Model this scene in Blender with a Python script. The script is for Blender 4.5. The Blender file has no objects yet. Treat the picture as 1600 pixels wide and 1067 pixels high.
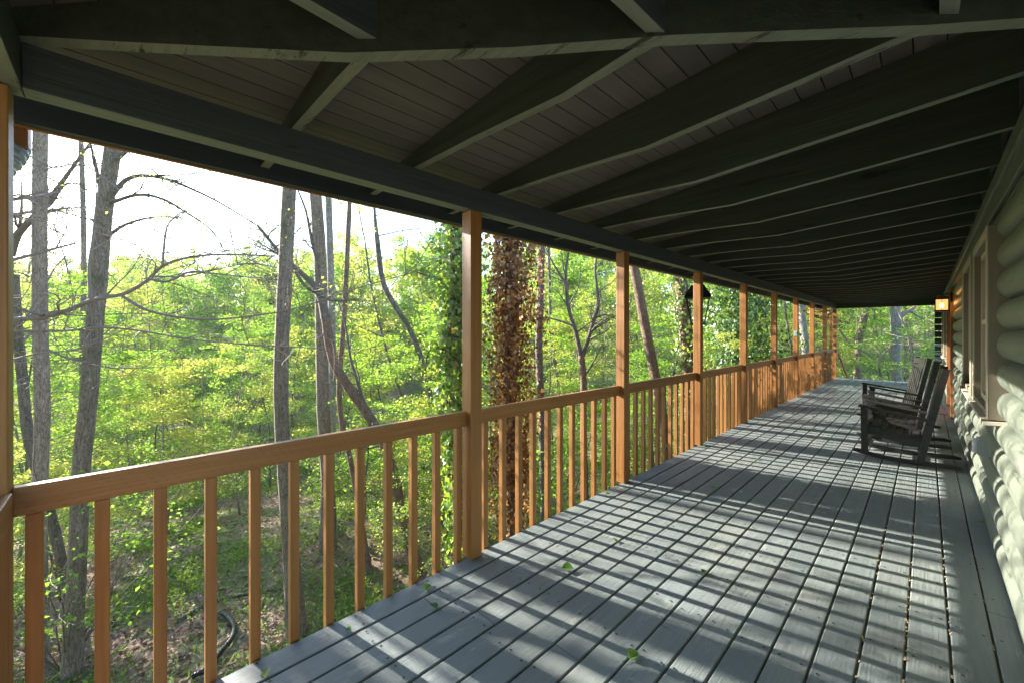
import bpy, math, random
import numpy as np
from mathutils import Vector, Matrix, noise as mnoise

# ------------------------------------------------------------------ scene, camera, light
sc = bpy.context.scene
COL = sc.collection
rad = math.radians
FPX, YAW, HZ, CH = 630.53, 0.7988, 520.5, 1.3945       # focal (px of 1600), heading left of +Y, horizon row, eye height
cam = bpy.data.cameras.new('camera'); co = bpy.data.objects.new('camera', cam); COL.objects.link(co)
cam.sensor_width = 36; cam.lens = 36 * FPX / 1600
cam.shift_y = -(533.5 - HZ) / 1600
cam.clip_start = 0.05; cam.clip_end = 2000
co.location = (0, 0, CH); co.rotation_euler = (rad(90), 0, YAW)
sc.camera = co
sc.view_settings.view_transform = 'Standard'; sc.view_settings.look = 'None'
sc.view_settings.exposure = 2.38; sc.view_settings.gamma = 1

AZ, EL = rad(12.5), rad(20.4)
SUN = Vector((-math.cos(EL) * math.cos(AZ), -math.cos(EL) * math.sin(AZ), math.sin(EL)))
w = bpy.data.worlds.new('World'); sc.world = w; w.use_nodes = True
nt = w.node_tree
sky = nt.nodes.new('ShaderNodeTexSky'); sky.sky_type = 'NISHITA'; sky.sun_disc = False
sky.sun_elevation = EL; sky.sun_rotation = math.atan2(SUN.x, SUN.y)
sky.air_density = 1.0; sky.dust_density = .6; sky.ozone_density = 2.5
nt.links.new(sky.outputs[0], nt.nodes['Background'].inputs[0])
nt.nodes['Background'].inputs[1].default_value = 0.14
sl = bpy.data.lights.new('sun', 'SUN'); sl.energy = 5.0; sl.angle = rad(0.5); sl.color = (1, 0.93, 0.82)
so = bpy.data.objects.new('sun', sl); COL.objects.link(so)
so.rotation_euler = (-SUN).to_track_quat('-Z', 'Y').to_euler()

# ------------------------------------------------------------------ helpers
FW = Vector((-math.sin(YAW), math.cos(YAW), 0)); RT = Vector((math.cos(YAW), math.sin(YAW), 0))
def PT(px, py, dep):
    v = (FW + RT * ((px - 800) / FPX)) * dep
    return Vector((v.x, v.y, CH - (py - HZ) / FPX * dep))
def PXL(v):
    d = v.x * FW.x + v.y * FW.y
    return 800 + FPX * (v.x * RT.x + v.y * RT.y) / d, HZ - FPX * (v.z - CH) / d, d
def sstep(a, b, x):
    t = min(1, max(0, (x - a) / (b - a))); return t * t * (3 - 2 * t)

def tag(o, label=None, cat=None, group=None, kind=None):
    if label: o['label'] = label
    if cat: o['category'] = cat
    if group: o['group'] = group
    if kind: o['kind'] = kind
    return o
def empty(name, loc=(0, 0, 0), rz=0):
    o = bpy.data.objects.new(name, None); COL.objects.link(o)
    o.location = loc; o.rotation_euler = (0, 0, rz); o.empty_display_size = .2
    return o
def link_mesh(name, me, mat, parent=None, smooth=False):
    o = bpy.data.objects.new(name, me); COL.objects.link(o)
    if mat: me.materials.append(mat)
    if parent: o.parent = parent
    if smooth: me.polygons.foreach_set('use_smooth', [True] * len(me.polygons))
    return o
def copy_tree(o, parent=None):
    c = o.copy(); COL.objects.link(c); c.parent = parent
    for ch in list(o.children): copy_tree(ch, c)
    return c

class MB:
    def __init__(s, org=(0, 0, 0)): s.v = []; s.f = []; s.o = Vector(org)
    def add(s, vs, fs):
        n = len(s.v); s.v += [tuple(Vector(q) - s.o) for q in vs]; s.f += [tuple(i + n for i in f) for f in fs]
    def box(s, x0, x1, y0, y1, z0, z1):
        s.add([(x, y, z) for z in (z0, z1) for x, y in ((x0, y0), (x1, y0), (x1, y1), (x0, y1))],
              [(3, 2, 1, 0), (4, 5, 6, 7), (0, 1, 5, 4), (1, 2, 6, 5), (2, 3, 7, 6), (3, 0, 4, 7)])
    def prism(s, poly, ax, a, b):
        """2-D polygon extruded along axis ax ('x': poly is (y,z); 'y': poly is (x,z); 'z': poly is (x,y))"""
        def P(p, t): return {'x': (t, p[0], p[1]), 'y': (p[0], t, p[1]), 'z': (p[0], p[1], t)}[ax]
        n = len(poly)
        s.add([P(p, a) for p in poly] + [P(p, b) for p in poly],
              [tuple(range(n)), tuple(range(2 * n - 1, n - 1, -1))] + [(i, i + n, (i + 1) % n + n, (i + 1) % n) for i in range(n)])
    def beam(s, a, b, w, h, up=(0, 0, 1)):
        a, b = Vector(a), Vector(b); d = (b - a).normalized(); u = Vector(up)
        r = d.cross(u).normalized() * (w / 2); u = r.cross(d).normalized() * (h / 2)
        s.add([a - r - u, a + r - u, a + r + u, a - r + u, b - r - u, b + r - u, b + r + u, b - r + u],
              [(3, 2, 1, 0), (4, 5, 6, 7), (0, 1, 5, 4), (1, 2, 6, 5), (2, 3, 7, 6), (3, 0, 4, 7)])
    def tube(s, pts, rs, n=8, cap=True):
        pts = [Vector(p) for p in pts]
        if not hasattr(rs, '__len__'): rs = [rs] * len(pts)
        m = len(pts); ref = None; vs = []
        for i, p in enumerate(pts):
            d = (pts[min(i + 1, m - 1)] - pts[max(i - 1, 0)])
            if d.length < 1e-9: d = Vector((0, 0, 1))
            d.normalize()
            if ref is None: ref = d.orthogonal().normalized()
            ref = (ref - d * ref.dot(d))
            ref = ref.normalized() if ref.length > 1e-6 else d.orthogonal().normalized()
            bb = d.cross(ref)
            for k in range(n):
                t = 2 * math.pi * k / n
                vs.append(p + (ref * math.cos(t) + bb * math.sin(t)) * rs[i])
        fs = [(i * n + k, i * n + (k + 1) % n, (i + 1) * n + (k + 1) % n, (i + 1) * n + k) for i in range(m - 1) for k in range(n)]
        if cap: fs += [tuple(range(n - 1, -1, -1)), tuple(range((m - 1) * n, m * n))]
        s.add(vs, fs)
    def build(s, name, mat, parent=None, smooth=False, bevel=0, edge=None):
        me = bpy.data.meshes.new(name); me.from_pydata(s.v, [], s.f); me.update()
        o = link_mesh(name, me, mat, parent, smooth)
        if edge:                                   # second, paler material on the lower edge of a beam
            me.materials.append(edge)
            for p in me.polygons:
                if abs(p.normal.z) > .9 and p.center.z < 2.36: p.material_index = 1
        if bevel:
            b = o.modifiers.new('bevel', 'BEVEL'); b.width = bevel; b.segments = 2; b.limit_method = 'ANGLE'
        return o

# ------------------------------------------------------------------ materials
def new_mat(name):
    m = bpy.data.materials.new(name); m.use_nodes = True
    t = m.node_tree; return m, t, t.nodes['Principled BSDF'], t.nodes['Material Output']
def N(t, k, **kw):
    n = t.nodes.new('ShaderNode' + k)
    for a, b in kw.items(): setattr(n, a, b)
    return n
def coords(t, scale=(1, 1, 1), rot=(0, 0, 0)):
    tc = N(t, 'TexCoord'); mp = N(t, 'Mapping'); mp.inputs['Scale'].default_value = scale; mp.inputs['Rotation'].default_value = rot
    t.links.new(tc.outputs['Object'], mp.inputs[0]); return mp.outputs[0]
def noise(t, vec, scale, detail=5, rough=.6):
    n = N(t, 'TexNoise'); n.inputs['Scale'].default_value = scale; n.inputs['Detail'].default_value = detail; n.inputs['Roughness'].default_value = rough
    t.links.new(vec, n.inputs['Vector']); return n.outputs['Fac']
def ramp(t, fac, stops):
    r = N(t, 'ValToRGB'); e = r.color_ramp.elements
    while len(e) < len(stops): e.new(.5)
    for el, (p, c) in zip(e, stops): el.position = p; el.color = (*c, 1) if len(c) == 3 else c
    t.links.new(fac, r.inputs[0]); return r.outputs[0]
def mix(t, fac, a, b, mode='MIX'):
    m = N(t, 'Mix', data_type='RGBA', blend_type=mode)
    for s, v in ((0, fac), (6, a), (7, b)):
        if hasattr(v, 'node'): t.links.new(v, m.inputs[s])
        else: m.inputs[s].default_value = v if s == 0 else (*v, 1)
    return m.outputs[2]
def math_(t, op, a, b=0.):
    m = N(t, 'Math', operation=op)
    for s, v in ((0, a), (1, b)):
        if hasattr(v, 'node'): t.links.new(v, m.inputs[s])
        else: m.inputs[s].default_value = v
    return m.outputs[0]
def bump(t, h, bs, strength=.3, dist=.01):
    b = N(t, 'Bump'); b.inputs['Strength'].default_value = strength; b.inputs['Distance'].default_value = dist
    t.links.new(h, b.inputs['Height']); t.links.new(b.outputs[0], bs.inputs['Normal'])
def plain(name, c, rough=.6, metal=0., emit=None, es=1.):
    m, t, bs, out = new_mat(name)
    v = coords(t); n = noise(t, v, 30, 4)
    col = mix(t, n, tuple(x * .8 for x in c), tuple(min(1, x * 1.15) for x in c))
    t.links.new(col, bs.inputs['Base Color']); bs.inputs['Roughness'].default_value = rough; bs.inputs['Metallic'].default_value = metal
    if emit: bs.inputs['Emission Color'].default_value = (*emit, 1); bs.inputs['Emission Strength'].default_value = es
    return m
def wood(name, dark, light, grain=(1, 1, 1), rough=.55, scale=30, bstr=.3, spec=.5, knots=True, var=.25, worn=None, wornpos=.62):
    """painted or stained timber; grain = coordinate scale, small along the board"""
    m, t, bs, out = new_mat(name)
    v = coords(t, grain); n1 = ramp(t, noise(t, v, scale, 7, .7), [(.28, (0, 0, 0)), (.72, (1, 1, 1))]); n2 = noise(t, coords(t), 2.3, 3)
    c = mix(t, n1, dark, light)
    c = mix(t, math_(t, 'MULTIPLY', n2, .5), c, tuple(x * .75 for x in dark))
    geo = N(t, 'NewGeometry')
    isl = geo.outputs['Random Per Island']
    c = mix(t, math_(t, 'MULTIPLY', isl, var), c, tuple(x * .55 for x in dark))
    if knots:
        vo = N(t, 'TexVoronoi'); vo.inputs['Scale'].default_value = 2.2; t.links.new(coords(t, tuple(.35 if g < .3 else 1.2 for g in grain)), vo.inputs['Vector'])
        k = ramp(t, vo.outputs['Distance'], [(0, (1, 1, 1)), (.035, (0, 0, 0))])
        c = mix(t, k, c, tuple(x * .3 for x in dark))
    if worn:
        wn = noise(t, coords(t, tuple(max(.15, g * .8) for g in grain)), 14, 8, .75)
        c = mix(t, ramp(t, wn, [(wornpos, (0, 0, 0)), (wornpos + .05, (1, 1, 1))]), c, worn)
    t.links.new(c, bs.inputs['Base Color']); bs.inputs['Roughness'].default_value = rough
    bs.inputs['Specular IOR Level'].default_value = spec
    bump(t, n1, bs, bstr, .004)
    return m
GY, GX, GZ = (1, .04, 1), (.04, 1, 1), (1, 1, .04)     # grain along y / x / z
M = {}
M['post'] = wood('stained_post', (.255, .10, .020), (.50, .225, .056), GZ, .5, 28, .35)
M['rail_y'] = wood('stained_rail', (.255, .10, .020), (.50, .225, .056), GY, .45, 28, .35)
M['rail_x'] = wood('stained_rail_cross', (.255, .10, .020), (.50, .225, .056), GX, .45, 28, .35)
def incise(m):
    t = m.node_tree; bs = t.nodes['Principled BSDF']; sp = N(t, 'SeparateXYZ'); t.links.new(coords(t), sp.inputs[0])
    row = math_(t, 'FLOOR', math_(t, 'DIVIDE', sp.outputs[2], .017)); off = math_(t, 'MULTIPLY', row, 2.1)
    a = math_(t, 'SINE', math_(t, 'ADD', math_(t, 'MULTIPLY', sp.outputs[1], 2 * math.pi / .034), off))
    b = math_(t, 'ABSOLUTE', math_(t, 'SINE', math_(t, 'MULTIPLY', sp.outputs[2], math.pi / .017)))
    d = math_(t, 'MULTIPLY', math_(t, 'GREATER_THAN', a, .35), math_(t, 'GREATER_THAN', b, .93))
    d = math_(t, 'MULTIPLY', d, ramp(t, noise(t, coords(t), 7, 3), [(.40, (0, 0, 0)), (.6, (.55, .55, .55))]))
    l = bs.inputs['Base Color'].links[0].from_socket; t.links.new(mix(t, d, l, (.15, .062, .018)), bs.inputs['Base Color'])
incise(M['rail_y'])
M['joist_y'] = wood('painted_beam', (.034, .043, .047), (.075, .092, .098), GY, .6, 22, .6, knots=True, worn=(.02, .022, .022), wornpos=.60)
M['joist_x'] = wood('painted_rafter', (.028, .034, .027), (.072, .084, .066), GX, .6, 22, .6, worn=(.014, .016, .012), wornpos=.60)
M['edge_y'] = wood('pale_edge', (.14, .155, .13), (.26, .28, .23), GY, .6, 40, .5, worn=(.025, .028, .025), wornpos=.60)
M['edge_x'] = wood('pale_edge_cross', (.14, .155, .12), (.26, .28, .215), (.15, 1, 1), .6, 40, .5, worn=(.025, .028, .022), wornpos=.57)
M['ceil_y'] = wood('ceiling_boards', (.100, .090, .083), (.165, .148, .138), GY, .6, 20, .3, knots=False, var=.4)
M['ceil_x'] = wood('ceiling_boards_cross', (.100, .090, .083), (.165, .148, .138), GX, .6, 20, .3, knots=False, var=.4)
M['fascia'] = wood('fascia_paint', (.035, .05, .062), (.06, .08, .095), GY, .5, 20, .3)
M['brown'] = wood('brown_casing', (.20, .085, .03), (.30, .14, .05), GZ, .5, 25, .3)
M['cream'] = wood('cream_casing', (.50, .43, .31), (.66, .58, .44), GZ, .5, 25, .15, knots=False)
M['taupe'] = wood('taupe_jamb', (.19, .16, .115), (.27, .23, .17), GZ, .5, 25, .15, knots=False)
M['dark'] = plain('black_void', (.01, .01, .01), .9)
M['metal'] = plain('black_metal', (.02, .022, .025), .35, .6)
M['screw'] = plain('screw_heads', (.03, .03, .03), .5, .5)
M['chair'] = wood('chair_charcoal', (.012, .012, .012), (.032, .032, .031), GX, .42, 40, .15, knots=False, var=.3)
M['litterbit'] = plain('oak_catkins', (.40, .30, .17), .8)

def deck_mat():
    m, t, bs, out = new_mat('deck_paint')
    g = ramp(t, noise(t, coords(t, (1, .035, 1)), 75, 8, .75), [(.28, (0, 0, 0)), (.72, (1, 1, 1))])
    n = noise(t, coords(t), 1.7, 5, .6)
    s = noise(t, coords(t, (1, .25, 1)), 9, 8, .8)
    fine = noise(t, coords(t, (1, .6, 1)), 55, 4, .8)
    c = mix(t, g, (.150, .174, .160), (.292, .308, .284))
    c = mix(t, ramp(t, n, [(.35, (0, 0, 0)), (.7, (1, 1, 1))]), c, (.185, .222, .228))
    geo = N(t, 'NewGeometry')
    c = mix(t, math_(t, 'MULTIPLY', geo.outputs['Random Per Island'], .5), c, (.10, .128, .135))
    c = mix(t, ramp(t, s, [(.58, (0, 0, 0)), (.66, (.55, .55, .55))]), c, (.38, .40, .35))
    c = mix(t, ramp(t, fine, [(.70, (0, 0, 0)), (.74, (.7, .7, .7))]), c, (.42, .42, .36))
    c = mix(t, ramp(t, fine, [(.26, (.8, .8, .8)), (.30, (0, 0, 0))]), c, (.07, .075, .07))
    t.links.new(c, bs.inputs['Base Color'])
    r = ramp(t, s, [(.3, (.42, .42, .42)), (.75, (.68, .68, .68))]); t.links.new(r, bs.inputs['Roughness'])
    bump(t, g, bs, .6, .004); return m
M['deck'] = deck_mat()
def log_mat(name, grain):
    m, t, bs, out = new_mat(name)
    g = noise(t, coords(t, grain), 40, 6, .7); n = noise(t, coords(t), 3, 4)
    chk = noise(t, coords(t, tuple(.06 if q < .3 else 1 for q in grain)), 13, 3, .5)
    c = mix(t, g, (.100, .118, .095), (.175, .190, .155)); c = mix(t, math_(t, 'MULTIPLY', n, .45), c, (.115, .145, .105))
    vo = N(t, 'TexVoronoi'); vo.inputs['Scale'].default_value = 3.2; t.links.new(coords(t), vo.inputs['Vector'])
    c = mix(t, ramp(t, vo.outputs['Distance'], [(0, (1, 1, 1)), (.05, (0, 0, 0))]), c, (.05, .055, .05))
    crack = ramp(t, chk, [(.485, (0, 0, 0)), (.5, (1, 1, 1)), (.515, (0, 0, 0))])
    sp = noise(t, coords(t), 2.1, 2)
    wea = noise(t, coords(t, tuple(.3 if q < .3 else 1 for q in grain)), 6, 7, .75)
    c = mix(t, ramp(t, wea, [(.55, (0, 0, 0)), (.68, (.5, .5, .5))]), c, (.27, .27, .23)); c = mix(t, ramp(t, wea, [(.28, (.6, .6, .6)), (.40, (0, 0, 0))]), c, (.08, .095, .07))
    c = mix(t, math_(t, 'MULTIPLY', crack, ramp(t, sp, [(.42, (0, 0, 0)), (.52, (1, 1, 1))])), c, (.05, .06, .05))
    t.links.new(c, bs.inputs['Base Color']); bs.inputs['Roughness'].default_value = .45
    bump(t, g, bs, .8, .005); return m
M['log'] = log_mat('sage_logs', (1, .05, 1)); M['logx'] = log_mat('sage_logs_side', (.05, 1, 1))

def bark_mat(name, dark, light, moss=(.07, .09, .02), mossamt=.62, sc_=9):
    m, t, bs, out = new_mat(name)
    v = coords(t, (1, 1, .16)); n1 = noise(t, v, sc_, 8, .75); n2 = noise(t, coords(t), 1.6, 4)
    n3 = noise(t, coords(t, (1, 1, .22)), sc_ * 2.6, 4, .6)
    rdg = math_(t, 'ABSOLUTE', math_(t, 'SUBTRACT', n3, .5))
    c = mix(t, ramp(t, n1, [(.3, (0, 0, 0)), (.7, (1, 1, 1))]), dark, light)
    c = mix(t, ramp(t, rdg, [(0, (.85, .85, .85)), (.05, (0, 0, 0))]), c, tuple(x * .4 for x in dark))
    c = mix(t, ramp(t, n2, [(mossamt - .04, (0, 0, 0)), (mossamt + .08, (.8, .8, .8))]), c, moss)
    t.links.new(c, bs.inputs['Base Color']); bs.inputs['Roughness'].default_value = .9
    h = math_(t, 'ADD', n1, math_(t, 'MULTIPLY', rdg, 3.)); bump(t, h, bs, 1.0, .03)
    return m
M['bark'] = bark_mat('bark_grey_brown', (.15, .115, .085), (.38, .30, .225))
M['bark2'] = bark_mat('bark_dark', (.10, .082, .066), (.28, .235, .19))
M['bark3'] = bark_mat('bark_reddish', (.16, .10, .07), (.34, .22, .155), mossamt=.8)
M['bark4'] = bark_mat('bark_pale', (.20, .19, .18), (.42, .40, .37), mossamt=.68)
M['bark5'] = bark_mat('bark_light_brown', (.20, .155, .12), (.50, .41, .33), mossamt=.8)
M['twig'] = plain('twig_bark', (.24, .19, .16), .85)
M['twig2'] = plain('twig_dark', (.12, .098, .08), .85)

def leaf_mat(name, stops, trans=.5, gloss=.12, objvar=True):
    m, t, bs, out = new_mat(name)
    t.nodes.remove(bs)
    geo = N(t, 'NewGeometry'); oi = N(t, 'ObjectInfo')
    f = geo.outputs['Random Per Island']
    if objvar: f = math_(t, 'ADD', math_(t, 'MULTIPLY', f, .65), math_(t, 'MULTIPLY', oi.outputs['Random'], .35))
    c = ramp(t, f, stops)
    d = N(t, 'BsdfDiffuse'); tr = N(t, 'BsdfTranslucent'); gl = N(t, 'BsdfGlossy'); gl.inputs['Roughness'].default_value = .5
    t.links.new(c, d.inputs[0])
    t.links.new(mix(t, 1., c, (1.45, 1.35, .75), 'MULTIPLY'), tr.inputs[0])
    m1 = N(t, 'MixShader'); m1.inputs[0].default_value = trans; t.links.new(d.outputs[0], m1.inputs[1]); t.links.new(tr.outputs[0], m1.inputs[2])
    m2 = N(t, 'MixShader'); m2.inputs[0].default_value = gloss * .16; t.links.new(m1.outputs[0], m2.inputs[1]); t.links.new(gl.outputs[0], m2.inputs[2])
    t.links.new(m2.outputs[0], out.inputs[0]); return m
M['leaf'] = leaf_mat('spring_leaves', [(0, (.13, .28, .045)), (.5, (.22, .39, .06)), (1, (.37, .48, .10))], .6)
M['leafy'] = leaf_mat('spring_leaves_yellow', [(0, (.23, .35, .06)), (.5, (.36, .44, .10)), (1, (.56, .54, .20))], .6)
M['leafd'] = leaf_mat('green_leaves', [(0, (.06, .14, .03)), (.6, (.12, .24, .045)), (1, (.20, .32, .06))], .5)
M['ivy'] = leaf_mat('ivy_leaves', [(0, (.03, .09, .015)), (.55, (.07, .18, .03)), (.85, (.15, .28, .04)), (1, (.28, .30, .05))], .4, .5, False)
M['ivyl'] = leaf_mat('ivy_leaves_light', [(0, (.06, .14, .02)), (.5, (.16, .30, .04)), (.9, (.30, .40, .06)), (1, (.35, .25, .06))], .5, .5, False)
M['dry'] = leaf_mat('dead_ivy_leaves', [(0, (.10, .05, .025)), (.4, (.27, .12, .045)), (.8, (.45, .25, .11)), (1, (.58, .42, .26))], .3, .2, False)
M['grass'] = leaf_mat('ground_cover', [(0, (.09, .17, .03)), (.6, (.20, .32, .05)), (1, (.32, .42, .08))], .45)
M['litter'] = leaf_mat('leaf_litter', [(0, (.14, .08, .055)), (.5, (.30, .18, .125)), (1, (.52, .38, .28))], .15, .1, False)

def ground_mat():
    m, t, bs, out = new_mat('forest_floor')
    v = coords(t); a = noise(t, v, .35, 6, .65); b = noise(t, v, 9, 8, .8); c_ = noise(t, v, 45, 3, .7)
    br = mix(t, b, (.12, .08, .055), (.36, .25, .175)); br = mix(t, ramp(t, c_, [(.5, (0, 0, 0)), (.72, (1, 1, 1))]), br, (.55, .44, .34))
    gr = mix(t, b, (.09, .14, .03), (.22, .32, .07))
    c = mix(t, ramp(t, a, [(.46, (0, 0, 0)), (.60, (1, 1, 1))]), br, gr)
    t.links.new(c, bs.inputs['Base Color']); bs.inputs['Roughness'].default_value = .95
    bump(t, math_(t, 'ADD', b, c_), bs, .9, .06); return m
M['ground'] = ground_mat()

# ------------------------------------------------------------------ terrain
def gh(x, y):
    d = -x
    h = -4.3 + 2.7 * sstep(5, 19, y) - .6 * sstep(2, -8, y)
    h -= 1.7 * sstep(11, 27, d) * (1 - .7 * sstep(10, 24, y))
    h += 9.0 * sstep(33, 100, d) + 7.5 * sstep(30, 85, y) * (1 - .4 * sstep(20, 80, d))
    h += 1.1 * sstep(-1.0, 3.0, x)
    h += .25 * mnoise.noise(Vector((x * .22, y * .22, 0))) + .06 * mnoise.noise(Vector((x * 1.1, y * 1.1, 3)))
    if d > 20: h += 2.2 * mnoise.noise(Vector((x * .035, y * .035, 7))) * sstep(20, 60, d)
    return h
def axis(a, b, fine0, fine1, fs, cs):
    o = []; x = a
    while x < b:
        o.append(x); x += fs if fine0 <= x < fine1 else cs
    o.append(b); return o
xs = axis(-240, 120, -24, 4, .35, 5); ys = axis(-120, 260, -6, 26, .35, 5)
me = bpy.data.meshes.new('ground')
me.from_pydata([(x, y, gh(x, y)) for y in ys for x in xs], [],
               [(j * len(xs) + i, j * len(xs) + i + 1, (j + 1) * len(xs) + i + 1, (j + 1) * len(xs) + i) for j in range(len(ys) - 1) for i in range(len(xs) - 1)])
tag(link_mesh('ground', me, M['ground'], smooth=True), kind='structure')

# ------------------------------------------------------------------ the house and its porch
XP, Y0, SP, Y1 = -2.0008, -0.262, 1.8091, 1.5958
PY = [Y1 + i * SP for i in range(9)]; YE = 16.16; XW = .34; CC = Y0 - XP        # mitre line y = x + CC
def mir(v): return (v[1] - CC, v[0] + CC, v[2])
house = empty('log_house'); tag(house, 'sage green log house with a long covered wooden porch and orange stained posts', 'house')
DE = -2.0
def mirror_mb(m):
    m.v = [mir(v) for v in m.v]; m.f = [tuple(reversed(f)) for f in m.f]; return m

# deck floor
rnd = random.Random(5)
dk = MB(); scr = MB(); x1 = .211
edges = [(.2145, .36)] + [(.211 - .138 * (k + 1) + .0045, .211 - .138 * k - .0045) for k in range(16)]
for i, (a, b) in enumerate(edges):
    if b - a < .08: continue
    y = -.32; cuts = []
    yy = -.32 + rnd.uniform(1.2, 4.8)
    if i == 8: yy = 1.86
    while yy < 16.0: cuts.append(yy); yy += rnd.choice((3.66, 4.27, 4.88))
    for c in cuts + [YE + .12]:
        dz = rnd.uniform(-.0015, .0015); jx = rnd.uniform(-.001, .001)
        dk.prism([(a + jx, -.03 + dz), (b + jx, -.03 + dz), (b + jx, -.004 + dz), (b + jx - .004, dz), (a + jx + .004, dz), (a + jx, -.004 + dz)], 'y', y, c - .002); y = c + .002
    for k in range(41):
        ys_ = .02 + .406 * k
        for xx in (a + .025, b - .025):
            if rnd.random() < .93:
                q = Vector((xx + rnd.uniform(-.006, .006), ys_ + rnd.uniform(-.012, .012), .0032)); r = .0058
                scr.add([q + Vector((math.cos(t) * r, math.sin(t) * r, 0)) for t in [j * math.pi / 3 for j in range(6)]], [(0, 1, 2, 3, 4, 5)])
for k in range(26):       # the other leg of the porch, right of the camera
    a = .37 + k * .138
    dk.box(a, a + .131, -.32, 2.02, -.03, 0)
dk.build('deck_floor', M['deck'], house)
s_ = scr.build('screws', M['screw'], house); s_['kind'] = 'stuff'
j = MB()
j.box(-2.0, -1.962, -.30, YE + .08, -.25, -.034); j.box(-1.96, 3.9, -.30, -.262, -.25, -.034); j.box(-1.96, .3, YE + .04, YE + .08, -.25, -.034)
for k in range(41): j.box(-1.96, .34, .0 + .406 * k, .038 + .406 * k, -.23, -.034)
j.build('floor_frame', M['joist_x'], house)
for yy in [Y0 + .05] + PY[1::2]:
    b = MB(); g = gh(-1.85, yy); b.box(-1.95, -1.81, yy - .07, yy + .07, g - .3, -.25); b.build('support_post', M['post'], house, bevel=.004)
bits = MB()
for k in range(120):       # catkins caught in the gaps between boards
    ln = rnd.choice((0, 1, 2, 2, 3)); xx = .211 - .138 * ln; yy = rnd.choice((2.2, 2.9, 3.6)) + rnd.gauss(0, .45)
    q = Vector((xx + rnd.uniform(-.004, .004), yy, -.001)); a = rnd.uniform(0, 3)
    bits.beam(q, q + Vector((math.cos(a) * .006, math.sin(a) * .009, .003)), .004, .004)
tag(bits.build('catkins', M['litterbit']), 'tan oak catkins caught in the gaps between deck boards near the log wall', 'debris', kind='stuff')

# posts
def post(x, y, z0=0., z1=2.152, w=.0445, name='post'):
    b = MB(); b.box(x - w, x + w, y - w, y + w, z0, z1); return b.build(name, M['post'], house, bevel=.004)
for yy in [Y0 - .025] + PY: post(XP, yy, -.001 if yy < 16 else -.9)
for xx in (-.2 + CC * 0 - .05, 1.6, 3.4): post(xx + .3 if xx < 0 else xx, Y0, 0)
# railings: flat 2x4 on edge, balusters under it standing outside the deck edge
def railing(y0, y1, mirror=False, single=False):
    b = MB(); zt = .906 + rnd.uniform(-.002, .002)
    b.box(-2.040, -2.002, y0, y1, .815, zt)
    if mirror: b.v = [(v[0] + .03, v[1], v[2]) for v in b.v]; mirror_mb(b)
    r = b.build('railing', M['rail_x' if mirror else 'rail_y'], house, bevel=.004)
    n = max(2, round((y1 - y0) / .1535)); allb = MB()
    for k in range(n):
        yb = y0 + (y1 - y0) * (k + .5) / n + rnd.uniform(-.006, .006) if not (mirror is False and y0 < 0) else y0 + .045 + k * .154
        if yb > y1 - .02: continue
        b = allb if single else MB(); tw = rnd.uniform(-.0015, .0015)
        b.box(-2.040 + tw, -2.003 + tw, yb - .019, yb + .019, -.16, .8145)
        if not single:
            if mirror: mirror_mb(b)
            b.build('baluster', M['post'], r, bevel=.003)
    if single and mirror: mirror_mb(allb)
    if single: allb.build('balusters', M['post'], r)['kind'] = 'stuff'
pys = [Y0] + PY
for i in range(9): railing(pys[i] + (.0455 if i else .0205), pys[i + 1] - .0455, single=(i == 8))
railing(Y0 + .0455, 1.9 - .0455, mirror=True, single=True)

# beams
b = MB(); b.box(-2.040, -1.956, Y0 + .045, YE, 2.155, 2.298); b.build('porch_beam', M['joist_y'], house, bevel=.003, edge=M['edge_y'])
b = MB(); b.box(-2.041, 4.2, Y0 - .0395, Y0 + .0445, 2.1555, 2.2985); b.build('porch_beam', M['joist_x'], house, bevel=.003, edge=M['edge_x'])
b = MB(); b.box(-1.955, XW, YE - .10, YE - .015, 2.158, 2.36); b.build('end_beam', M['joist_x'], house, bevel=.004)
# rafters: tapered, undersides with the shallow dip the photo shows
def zc(x): return 2.386 + .09 * (x + 1.96)
BOT = [(-2.50, 2.288), (-1.96, 2.300), (-1.45, 2.290), (-.93, 2.266), (-.3, 2.312), (.300, 2.356)]
def zb(x):
    for (a, p), (c, q) in zip(BOT, BOT[1:]):
        if x <= c: return p + (q - p) * (x - a) / (c - a)
    return BOT[-1][1]
def rafter(y, xe, mirror=False, xs_=-2.50):
    xsn = [xs_] + [p[0] for p in BOT if xs_ < p[0] < xe] + [xe]
    dz = rnd.uniform(-.004, .004)
    poly = [(x, zb(x) + dz * math.sin((x + 2.5) * 1.2)) for x in xsn] + [(x, zc(x) - .001) for x in reversed(xsn)]
    b = MB(); b.prism(poly, 'y', y - .021, y + .021)
    if xe < .29 and xe > -2: b.v = [(vy - CC - .0245, vy, vz) if abs(vx - xe) < 1e-6 else (vx, vy, vz) for vx, vy, vz in b.v]      # mitred against the hip
    if mirror: mirror_mb(b)
    b.build('rafter', M['joist_x' if not mirror else 'joist_y'], house, bevel=.002, edge=M['edge_x' if not mirror else 'edge_y'])
ks = [.566 + .6096 * k for k in range(26)]
for y in ks: rafter(y, min(.298, y - CC - .045))
for k in range(8): rafter(.566 + .6096 * k, min(.298, .566 + .6096 * k - CC - .045), mirror=True)
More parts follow.
